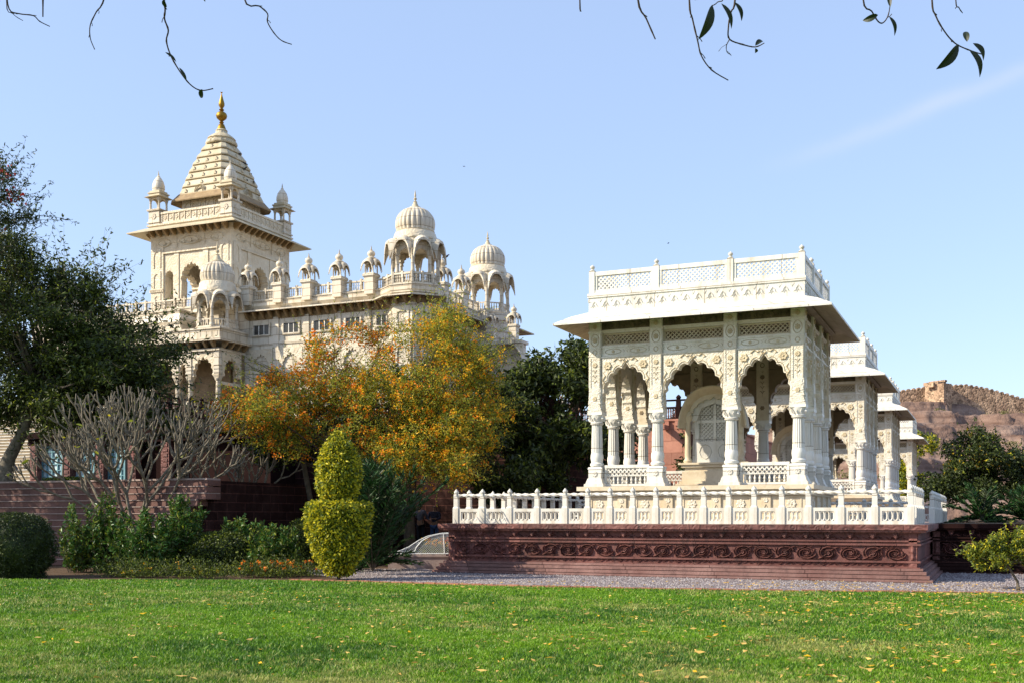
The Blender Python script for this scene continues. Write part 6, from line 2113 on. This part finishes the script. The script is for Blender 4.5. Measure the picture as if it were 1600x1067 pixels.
# bare frangipani -----------------------------------------------------
def frangipani(label, base, stems, depth, L0, r0, seed, spread=1.0, tips=26, th=1.0):
    rg = random.Random(seed)
    root = thing('frangipani', label, 'tree', base, 0, 'bare frangipani trees before the stepped wall')
    mb = MB(); ends = []
    def grow(p, d_, L, r, lev):
        mid = p + d_ * L * .5 + Vector((rg.gauss(0, .04), rg.gauss(0, .04), -.02)) * L
        d2 = (d_ + Vector((0, 0, .22 if lev > 2 else .38))).normalized()
        q = mid + d2 * L * .5
        mb.tube([p, mid, q], [r, r * .9, r * .86], 7, cap=(lev == 0))
        if lev == 0:
            ends.append((q, d2)); return
        k = 3 if rg.random() < .36 else 2
        a0 = rg.random() * 6.28
        u = d2.cross(Vector((0, 0, 1)) if abs(d2.z) < .9 else Vector((1, 0, 0))).normalized(); v = d2.cross(u)
        for i in range(k):
            a = a0 + i * 6.28 / k + rg.gauss(0, .25); tlt = rg.uniform(.42, .72) * spread
            nd = (d2 * math.cos(tlt) + (u * math.cos(a) + v * math.sin(a)) * math.sin(tlt))
            nd.z = nd.z * (.9 if lev > 2 else 1.0) + (.0 if lev > 2 else .15); nd.normalize()
            if nd.z < -.05: nd.z = .12; nd.normalize()
            grow(q, nd, L * rg.uniform(.68, .86), r * .81, lev - 1)
    mb.tube([(0, 0, -.05), (.05, 0, th * .5), (0, .02, th)], [r0 * 1.9, r0 * 1.6, r0 * 1.5], 9)
    for (dx, dy, dz, Lm) in stems:
        grow(Vector((0, 0, th - .03)), Vector((dx, dy, dz)).normalized(), L0 * Lm, r0, depth)
    mb.build('branches', M['palebark'], root, smooth=True, recalc=False)
    pts = []; up = []
    for q, dd in rg.sample(ends, min(tips, len(ends))):
        for k in range(2): pts.append(tuple(q)); up.append((rg.gauss(0, .6), rg.gauss(0, .6), -.2))
    leaves('leaves', np.array(pts), .22, [LL, LY], [.6, .4], root, .38, up=np.array(up) * 1.5)
    return root
b = ground(212, 885); b.z = 0
lat = Vector((CS, SN, 0))
frangipani('large bare frangipani with many forked grey branches in front of the stepped wall', b,
           [(-lat.x * .75, -lat.y * .75 - .1, .75, 1.0), (-lat.x * .35, -lat.y * .35 + .2, 1, 1.15), (lat.x * .30, lat.y * .30, 1, 1.2), (lat.x * .85, lat.y * .85 + .1, .85, 1.15), (lat.x * .05, .5, .9, 1.0), (0, -.55, .8, 1.0), (-lat.x * 1.1, -lat.y * 1.1 - .1, .75, 1.0), (lat.x * .6, lat.y * .6 - .3, 1, 1.0)], 5, 1.28, .062, 5, .80, th=1.0)
b = ground(372, 880); b.z = 0
frangipani('small bare frangipani with curved branches left of the topiary', b,
           [(-lat.x * .25, -lat.y * .25, 1, 1.1), (lat.x * .3, lat.y * .3, 1, 1.1), (0, .3, 1, 1), (-lat.x * .8, -lat.y * .8, .9, 1)], 4, 1.05, .055, 11, .85, 14, th=.8)


# ------------------------------------------------------------------ overhanging branches from a tree above the photographer
root = thing('overhanging_tree', 'nearly bare tree with thin dark twigs hanging in at the top of the view', 'tree', tuple(P(3200, 808, 4.0) - Vector((0, 0, 1.6))))
ro = Vector(root.location)
tb = MB()
top = P(3000, -700, 4.2); lim = [P(2300, -330, 5.0), P(1700, -190, 5.2), P(1100, -150, 5.3), P(500, -140, 5.3), P(-100, -150, 5.4)]
tb.tube([Vector((0, 0, 0)), (P(3150, 300, 4.0) - ro), top - ro], [.2, .16, .11], 10)
tb.build('trunk', M['bark'], root, smooth=True)
tb = MB(); tb.tube([top - ro] + [p - ro for p in lim], [.09, .07, .055, .04, .03, .015], 8); tb.build('limb', M['bark'], root, smooth=True)
TW = [  # pixel polylines of twigs and the depth they hang at
    ([(8, -150), (10, -30), (14, 14), (30, 22), (52, 25), (62, 34), (78, 42)], 5.3, .9),
    ([(20, -150), (10, 0), (20, 22), (36, 33)], 5.35, .6),
    ([(66, -150), (67, -20), (67, 27)], 5.3, 1.2),
    ([(190, -150), (165, -10), (150, 20), (141, 40), (141, 60), (148, 78)], 5.3, .9),
    ([(256, -150), (256, -10), (258, 15), (257, 30), (263, 48), (260, 65), (268, 90), (285, 118), (300, 135), (315, 142), (333, 139)], 5.3, 1.1),
    ([(372, -150), (380, -6), (405, 10), (418, 22), (418, 35), (428, 52), (440, 64), (456, 70)], 5.3, .9),
    ([(907, -150), (906, 0), (908, 18)], 5.3, 1.0),
    ([(990, -150), (996, -5), (1010, 30), (1024, 62)], 5.3, 1.3),
    ([(1075, -150), (1077, 0), (1082, 30), (1090, 64), (1096, 88), (1112, 110), (1138, 126)], 5.3, 1.1),
    ([(1150, -150), (1149, -6), (1142, 20), (1138, 45), (1140, 62), (1160, 70), (1180, 74), (1194, 68)], 5.3, 1.1),
    ([(1100, -150), (1130, -15), (1121, 4), (1112, 10)], 5.3, .8),
    ([(1140, 62), (1135, 72), (1136, 82), (1142, 86)], 5.3, .6),
    ([(1350, -150), (1348, -5), (1362, 18), (1372, 34), (1380, 36), (1388, 24), (1392, 0)], 5.3, 1.0),
    ([(1455, -150), (1456, -4), (1462, 25), (1476, 50), (1492, 68), (1512, 78), (1536, 86)], 5.3, 1.1),
    ([(1490, -150), (1493, -5), (1498, 12), (1504, 21)], 5.3, .8),
]
for pl, dd, th in TW:
    m_ = MB()
    n = len(pl)
    pts = [P(a, b, dd + .02 * i) - ro for i, (a, b) in enumerate(pl)]
    # resample smoothly
    sm = []
    for i in range(n - 1):
        p0, p1, p2, p3 = pts[max(i - 1, 0)], pts[i], pts[i + 1], pts[min(i + 2, n - 1)]
        for k in range(4):
            t = k / 4
            sm.append(.5 * ((2 * p1) + (-p0 + p2) * t + (2 * p0 - 5 * p1 + 4 * p2 - p3) * t * t + (-p0 + 3 * p1 - 3 * p2 + p3) * t ** 3))
    sm.append(pts[-1])
    m_.tube(sm, [.0042 * th * (1 - .45 * i / len(sm)) * (1 + .25 * (i % 5 == 0)) for i in range(len(sm))], 6)
    for i in range(3, len(sm) - 2, 4):
        if rnd.random() < .6:
            dv = (sm[i + 1] - sm[i]).normalized(); sd_ = Vector((CS, SN, 0)) * rnd.choice((-1, 1)) * rnd.uniform(.3, .8)
            L_ = rnd.uniform(.008, .035)
            m_.tube([sm[i], sm[i] + (dv * .5 + sd_) * L_, sm[i] + (dv * 1.1 + sd_ * 1.4) * L_], [.0022 * th, .0016 * th, .0022 * th], 5)
    m_.build('twig', M['twig'], root, smooth=True)
LV = [((1113, 8), (1090, 62), 14), ((1127, 6), (1142, 46), 9), ((1148, 4), (1158, 34), 8), ((1085, 1), (1118, 2), 6), ((1372, 24), (1348, 32), 9), ((1389, 26), (1397, 57), 8), ((1391, 12), (1392, -14), 7), ((1498, 70), (1462, 108), 15), ((1514, 78), (1530, 122), 13), ((1520, 68), (1536, 96), 12), ((1511, 66), (1510, 50), 9), ((1180, 72), (1193, 66), 8), ((1180, 76), (1179, 84), 7), ((316, 140), (313, 153), 8), ((258, 82), (275, 98), 4), ((280, 106), (291, 128), 4), ((256, 0), (258, 12), 7), ((321, -6), (320, 3), 6)]
for (a, b_, wpx) in LV:
    p0, p1 = P(*a, 5.3) - ro, P(*b_, 5.34) - ro
    ax = (p1 - p0); L = ax.length; ax.normalize()
    # the leaf blade is seen partly edge on, gently folded and curved
    sd = (ax.cross(Vector((-SN, CS, .0)))).normalized() * .85 + Vector((-SN, CS, 0)) * .4
    nn_ = ax.cross(sd).normalized(); w_ = wpx * 5.3 / F_PX / 2 / .85
    m_ = MB(); rs = []
    for i in range(9):
        t = i / 8; ww = w_ * (math.sin(math.pi * (t ** .8)) ** .8 if 0 < t < 1 else .03)
        c_ = p0 + ax * L * t + nn_ * L * .12 * math.sin(math.pi * t) + sd * L * .05 * math.sin(2.6 * t)
        rs.append([c_ - sd * ww + nn_ * ww * .35, c_, c_ + sd * ww + nn_ * ww * .35])
    m_.rings(rs, closed=False, caps=False)
    m_.build('leaf', M['lf_sil'], root, smooth=False, recalc=False)


# ------------------------------------------------------------------ hill with old fort wall
def ridge_y(px):   # foot of the fort wall, in pixels
    return float(np.interp(px, [1150, 1300, 1405, 1440, 1480, 1540, 1600, 1700, 1900], [690, 645, 622, 622, 631, 640, 650, 668, 700]))
D0, D1 = 120.0, 300.0
NXh, NYh = 230, 150
pxs = np.linspace(1120, 1950, NXh)
V = []
for j in range(NYh):
    t = j / (NYh - 1)
    dd = D0 + (D1 - D0) * t
    for i, px in enumerate(pxs):
        dpeak = 255
        zr = 1.6 + (HORIZON - ridge_y(px)) * dpeak / F_PX
        x = (dd - D0) / (dpeak - D0)
        if x <= 1: h0 = zr * (x ** .85)
        else: h0 = zr - (x - 1) * 26
        p = P(px, 808, dd)
        nz1 = noise.fractal(Vector((p.x * .02, p.y * .02, 0)), 1.0, 2.0, 4)
        nz2 = noise.fractal(Vector((p.x * .07, p.y * .07, 3)), .9, 2.0, 5)
        nz3 = noise.fractal(Vector((p.x * .32, p.y * .32, 7)), .8, 2.1, 4)
        h = h0 + nz1 * 3.0 * min(1, x * 3) * (1 if x < .9 else .3)
        if x < 1.0:
            st = 3.4; q = (h + nz2 * 2.2) / st; f = q - math.floor(q)
            f = min(1, max(0, (f - .70) / .22)); f = f * f * (3 - 2 * f)
            h = h * .2 + .8 * (math.floor(q) + f) * st - .0 * st * .3
            h += nz2 * .6 + nz3 * .45
        h = min(h, h0 + 1.5) if x > .85 else h
        V.append((p.x, p.y, max(h, -1)))
V = np.array(V)
ii = (np.arange(NYh - 1)[:, None] * NXh + np.arange(NXh - 1)[None]).ravel()
Fh = np.stack([ii, ii + 1, ii + NXh + 1, ii + NXh], 1)
hill = tag(np_mesh('rocky_hill', V, Fh, [M['rock']]), kind='structure')
# scrub on the hill
k = nrg.integers(0, len(V), 4000)
sel = [i for i in k if 150 < (-V[i][0] * SN + V[i][1] * CS) < 240 and vnoise(np.array([V[i][0] + 500]), np.array([V[i][1]]), .06, 4)[0] > .62]
cl = [(V[i][0], V[i][1], V[i][2] + .2, 1.1, 1.1, .7) for i in sel[:60]]
pts, _ = clump_pts(cl, 7000, .4)
zr = Vector((0, 0, 0))
sc_ = thing('hill_scrub', None, None); sc_ = None
for o in list(bpy.data.objects):
    if o.name.startswith('hill_scrub'): bpy.data.objects.remove(o)
M['scrub'] = leafm('dry_scrub_leaf', (0.26, 0.22, 0.08), (0.12, 0.11, 0.04), .2)
tag(leaves('hill_scrub', pts, .38, [M['scrub'], LM], [.75, .25], None, .4), kind='stuff', label='dry scrub bushes dotted over the rocky hillside', cat='scrub')

fw = thing('fort_wall', 'old stone rampart with rounded merlons along the crest of the rocky hill', 'fort wall', P(1480, 808, 250))
fo = Vector(fw.location)
top_px = [(1180, 668), (1300, 636), (1403, 612), (1430, 608), (1458, 604)], [(1478, 603), (1510, 602), (1540, 607), (1570, 615), (1600, 624), (1650, 638), (1750, 660), (1900, 690)]
wl = MB(); ml = MB()
for si, seg in enumerate(top_px):
    rs = []
    dd = 250 if si == 0 else 249
    pts = []
    for a in np.arange(seg[0][0], seg[-1][0] + 1, 4.0):
        y = float(np.interp(a, [q[0] for q in seg], [q[1] for q in seg]))
        p = P(a, y, dd); q = P(a, 808, dd + 3)
        foot = EYE + (HORIZON - ridge_y(a)) * dd / F_PX - 7
        rs.append([(p.x, p.y, foot), (p.x, p.y, p.z), (q.x, q.y, p.z), (q.x, q.y, foot)])
        pts.append(p)
    wl.rings([[tuple(Vector(v) - fo) for v in r_] for r_ in rs])
    for p in pts[::2]:
        q = p - fo
        ml.M = Matrix.Translation(q) @ Matrix.Rotation(YAW, 4, 'Z')
        ml.prism([(-.42, -.3), (.42, -.3), (.42, .1), (.25, .32), (0, .40), (-.25, .32), (-.42, .1)], 0, .8)
ml.M = Matrix.Identity(4)
wl.build('rampart', M['rubble'], fw)
ml.build('merlons', M['rubble'], fw)
bt = MB()
pc = P(1476, 808, 246) - fo
bt.M = Matrix.Translation(pc) @ Matrix.Rotation(YAW + .55, 4, 'Z')
zz = lambda py: EYE + (HORIZON - py) * 248 / F_PX - EYE
bt.box(-1.6, 1.1, -1.0, 4, zz(645), zz(601))
bt.box(-1.5, 1.3, 0.6, 4.5, zz(602), zz(597)); bt.box(.5, 1.4, .4, 4.6, zz(597), zz(594)); bt.box(-2.6, -1.9, 1, 3, zz(606), zz(599))
bt.M = Matrix.Identity(4)
bt.build('bastion', M['rubble'], fw)


# ------------------------------------------------------------------ people
SHIRT = {}
def skin_mesh(name, nodes, edges, parent, mat, sub=2):
    me = bpy.data.meshes.new(name)
    me.from_pydata([n[:3] for n in nodes], edges, [])
    me.materials.append(mat)
    o = bpy.data.objects.new(name, me); COL.objects.link(o); o.parent = parent
    m1 = o.modifiers.new('skin', 'SKIN'); m1.use_smooth_shade = True
    for i, n in enumerate(nodes):
        sv = me.skin_vertices[0].data[i]; sv.radius = (n[3], n[4] if len(n) > 4 else n[3]); sv.use_root = (i == 0)
    m2 = o.modifiers.new('subd', 'SUBSURF'); m2.levels = sub; m2.render_levels = sub
    return o
def person(label, loc, rz, shirt, trousers, stride=0.0, arm='down', group=None, longhair=False, H=1.7, scarf=None):
    root = thing('person', label, 'person', loc, rz, group)
    k = H / 1.7
    s = stride
    lf, rf = (.10, -.30 * s, .05), (-.10, .32 * s, .05 + .06 * s)
    la = [(.2, 0, 1.40), (.25, .03 * (1 + 6 * s), 1.13), (.23, -.06 - .2 * s, .90)] if arm == 'down' else [(.2, 0, 1.40), (.26, -.08, 1.15), (.08, -.27, 1.16)]
    ra = [(-.2, 0, 1.40), (-.25, -.12 * s, 1.13), (-.23, -.10 - .3 * s, .92)] if arm == 'down' else [(-.2, 0, 1.40), (-.26, -.08, 1.15), (-.08, -.27, 1.12)]
    N = [(0, 0, .95, .13, .10), (0, 0, 1.15, .125, .09), (0, 0, 1.36, .155, .10), (0, 0, 1.46, .06), (0, -.01, 1.53, .055), (0, -.02, 1.62, .085, .095), (0, -.01, 1.69, .06),
         (.09, -.06 * s, .88, .085), (.10, -.22 * s, .50, .058), (lf[0], lf[1], .09, .04), (lf[0], lf[1] - .14, .04, .035),
         (-.09, .06 * s, .88, .085), (-.10, .05 * s - .02, .50, .058), (rf[0], rf[1], rf[2] + .04, .04), (rf[0], rf[1] - .13, rf[2] - .01, .035)]
    E_ = [(0, 1), (1, 2), (2, 3), (3, 4), (4, 5), (5, 6), (0, 7), (7, 8), (8, 9), (9, 10), (0, 11), (11, 12), (12, 13), (13, 14)]
    for ar in (la, ra):
        i0 = len(N)
        N += [(*ar[0], .055), (*ar[1], .042), (*ar[2], .030)]
        h = Vector(ar[2]); f_ = (h - Vector(ar[1])).normalized(); sx = 1 if ar[0][0] > 0 else -1
        pm = h + f_ * .06; N.append((*pm, .032, .018))
        E_ += [(2, i0), (i0, i0 + 1), (i0 + 1, i0 + 2), (i0 + 2, i0 + 3)]
        for q in range(4):
            j = len(N); bs = pm + f_ * .05 + Vector((0, (q - 1.5) * .018, 0)); tp_ = bs + (f_ * .7 + Vector((-sx * .4, 0, 0))) * (.055, .062, .058, .045)[q]
            N += [(*bs, .009), (*tp_, .007)]; E_ += [(i0 + 3, j), (j, j + 1)]
        j = len(N); N.append((*(h + f_ * .05 + Vector((-sx * .01, -.045, 0))), .009)); E_.append((i0 + 2, j))
    N = [(n[0] * k, n[1] * k, n[2] * k, *[r_ * k for r_ in n[3:]]) for n in N]
    body = skin_mesh('body', N, E_, root, M['skin'])
    # nose and ears
    def sc(v): return tuple(x * k for x in v)
    S = [(0, 0, .93, .15, .12), (0, 0, 1.15, .145, .11), (0, 0, 1.37, .172, .118), (0, 0, 1.455, .075)]
    e = [(0, 1), (1, 2), (2, 3)]
    for ar in (la, ra):
        i0 = len(S); S += [(*ar[0], .070), (*ar[1], .056), (*(Vector(ar[1]).lerp(Vector(ar[2]), .75)), .045)]; e += [(2, i0), (i0, i0 + 1), (i0 + 1, i0 + 2)]
    S = [(n[0] * k, n[1] * k, n[2] * k, *[r_ * k for r_ in n[3:]]) for n in S]
    skin_mesh('shirt', S, e, root, shirt, 1)
    L_ = [(0, 0, .93, .15, .12), (.09, -.06 * s, .84, .10), (.10, -.22 * s, .50, .075), (lf[0], lf[1], .12, .06), (-.09, .06 * s, .84, .10), (-.10, .05 * s - .02, .50, .075), (rf[0], rf[1], rf[2] + .07, .06)]
    L_ = [(n[0] * k, n[1] * k, n[2] * k, *[r_ * k for r_ in n[3:]]) for n in L_]
    skin_mesh('trousers', L_, [(0, 1), (1, 2), (2, 3), (0, 4), (4, 5), (5, 6)], root, trousers, 1)
    hN = [(0, .025, 1.665, .088, .095), (0, .04, 1.60, .075)] + ([(0, .09, 1.45, .07, .04), (0, .10, 1.25, .06, .03)] if longhair else [])
    hN = [(n[0] * k, n[1] * k, n[2] * k, *[r_ * k for r_ in n[3:]]) for n in hN]
    skin_mesh('hair', hN, [(i, i + 1) for i in range(len(hN) - 1)], root, scarf or M['hair'], 1)
    fc = MB()
    for sx in (-1, 1):
        fc.lathe([(.002, -.012), (.012, 0), (.002, .012)], 6, sx * .033 * k, -.112 * k, 1.635 * k)
    fc.build('eyes', M['dark'], root)
    fc = MB(); fc.frustum(0, -.115 * k, .03 * k, .02 * k, 1.59 * k, .014 * k, .02 * k, 1.63 * k); fc.build('nose', M['skin'], root)
    fc = MB(); fc.box(-.022 * k, .022 * k, -.118 * k, -.10 * k, 1.563 * k, 1.573 * k); fc.build('mouth', plain('lips_%d' % len(SHIRT), (.25, .08, .07)), root); SHIRT[len(SHIRT)] = 1
    return root
cloth = lambda nm, c: plain(nm, c, .85)
man_p = P(18, 745, 52.8)
i_step = int(round((man_p.y - 37.6) / .3)); man_p.y = 37.75 + 4 * .3; man_p.x = at_y(18, man_p.y); man_p.z = 2.84 + 5 * .18
person('man in a grey shirt and dark blue trousers walking on the white marble steps', man_p, YAW - 1.4, cloth('grey_shirt', (.35, .36, .38)), cloth('navy_trousers', (.03, .04, .09)), stride=.8)
g1 = P(657, 808, 44.0); g1.z = .45
person('man in a dim grey shirt standing in the deep shade behind the mesh cover', g1, YAW + 2.6, cloth('dim_shirt', (.10, .10, .12)), cloth('black_trousers', (.015, .015, .02)), arm='front')
g2 = P(679, 808, 43.6); g2.z = .42
person('woman in a dark top and blue jeans standing in the shade near the plinth', g2, YAW - .3, cloth('dark_top', (.02, .02, .04)), cloth('blue_jeans', (.035, .07, .16)), arm='front', longhair=True, H=1.66)
lg = MB(); lg.box(-22, -17.3, 38.6, 40, 0, .44)
tag(lg.build('stone_ledge', M['redwall']), kind='structure')
cols_ = [((865, 625), (.03, .06, .20), 'person in a blue shirt on the terrace behind the dark glossy tree', None), ((877, 628), (.45, .40, .32), 'person in a beige shirt on the terrace edge above the dark tree', None),
         ((893, 628), (.12, .14, .20), 'person in a grey blue jacket on the terrace left of the red scarf', None), ((906, 630), (.55, .06, .08), 'person in red with a pale blue headscarf on the terrace near the pavilion corner', plain('blue_scarf', (.25, .55, .65)))]
for (px, py), c_, lab, sc_ in cols_:
    yy = 56.8 + rnd.random() * .6
    person(lab, (at_y(px, yy), yy, 6.72), YAW + rnd.uniform(-.6, .6), cloth('top_' + str(px), c_), cloth('trouser_' + str(px), (.03, .03, .05)), arm='front', group='visitors on the upper terrace', longhair=sc_ is not None, scarf=sc_)

# birds ---------------------------------------------------------------
def bird(label, loc, rz, fly=False, s=1.0, group='pigeons on the spire'):
    root = thing('bird', label, 'bird', loc, rz, group)
    m_ = MB()
    m_.tube([(0, .20, .10), (0, .08, .14), (0, -.04, .17), (0, -.12, .21), (0, -.17, .27), (0, -.22, .29), (0, -.26, .285)], [.008, .05, .075, .06, .04, .036, .006], 8)
    m_.build('body', M['bird'], root, smooth=True)
    if fly:
        for sx in (-1, 1):
            w_ = MB(); w_.rings([[(sx * .03, -.08, .18), (sx * .03, .10, .16)], [(sx * .2, -.12, .26), (sx * .2, .06, .24)], [(sx * .42, -.02, .22), (sx * .42, .05, .21)]], closed=False, caps=False); w_.build('wing', M['bird'], root, recalc=False)
    else:
        l_ = MB()
        for sx in (-1, 1): l_.tube([(sx * .03, 0, .12), (sx * .03, -.01, 0)], .008, 5)
        l_.build('legs', M['bird'], root)
    root.scale = (s, s, s)
    return root
for k, (px, py, tx, lab) in enumerate(((375, 241, .92, 'top right edge of the spire, highest of the perched birds'), (383, 256, .8, 'on the right slope of the spire just below the highest bird'), (381, 268, .7, 'middle of the right slope of the spire, left of its neighbour'), (391, 273, .6, 'outermost at the middle of the right slope of the spire'), (386, 286, .45, 'lower on the spire slope, inner one of the pair'), (396, 287, .35, 'lowest and farthest right on the spire slope'))):
    p = P(px, py, 83.2)
    z = p.z; t = (z - z0s) / (z1s - z0s); h_ = hw_at(max(0, min(1, t)))
    x = tcx + h_ + .05
    # sit on the right face at the depth that lies on this line of sight
    ang_ = (px - 800) / F_PX
    yy = min(max((x * (CS + SN * ang_)) / (-SN + CS * ang_) if abs(-SN + CS * ang_) > 1e-6 else tcy, tcy - h_ * .9), tcy + h_ * .9)
    bird('dark pigeon perched ' + lab, (x, yy, z - .12), rnd.uniform(0, 6), s=1.1)
bird('dark bird perched on the small kiosk right of the first large dome', Vector((XR_ + .4, 64.6, 18.6)), 2.0, s=1.1, group=None)
bird('tiny bird flying in the open sky left of centre', P(725, 262, 90), 1, True, .35, None)
bird('tiny bird flying above the near pavilion roof', P(1044, 382, 80), 2, True, .38, None)

# ------------------------------------------------------------------ tidy: things must carry no stray parts
bpy.context.view_layer.update()
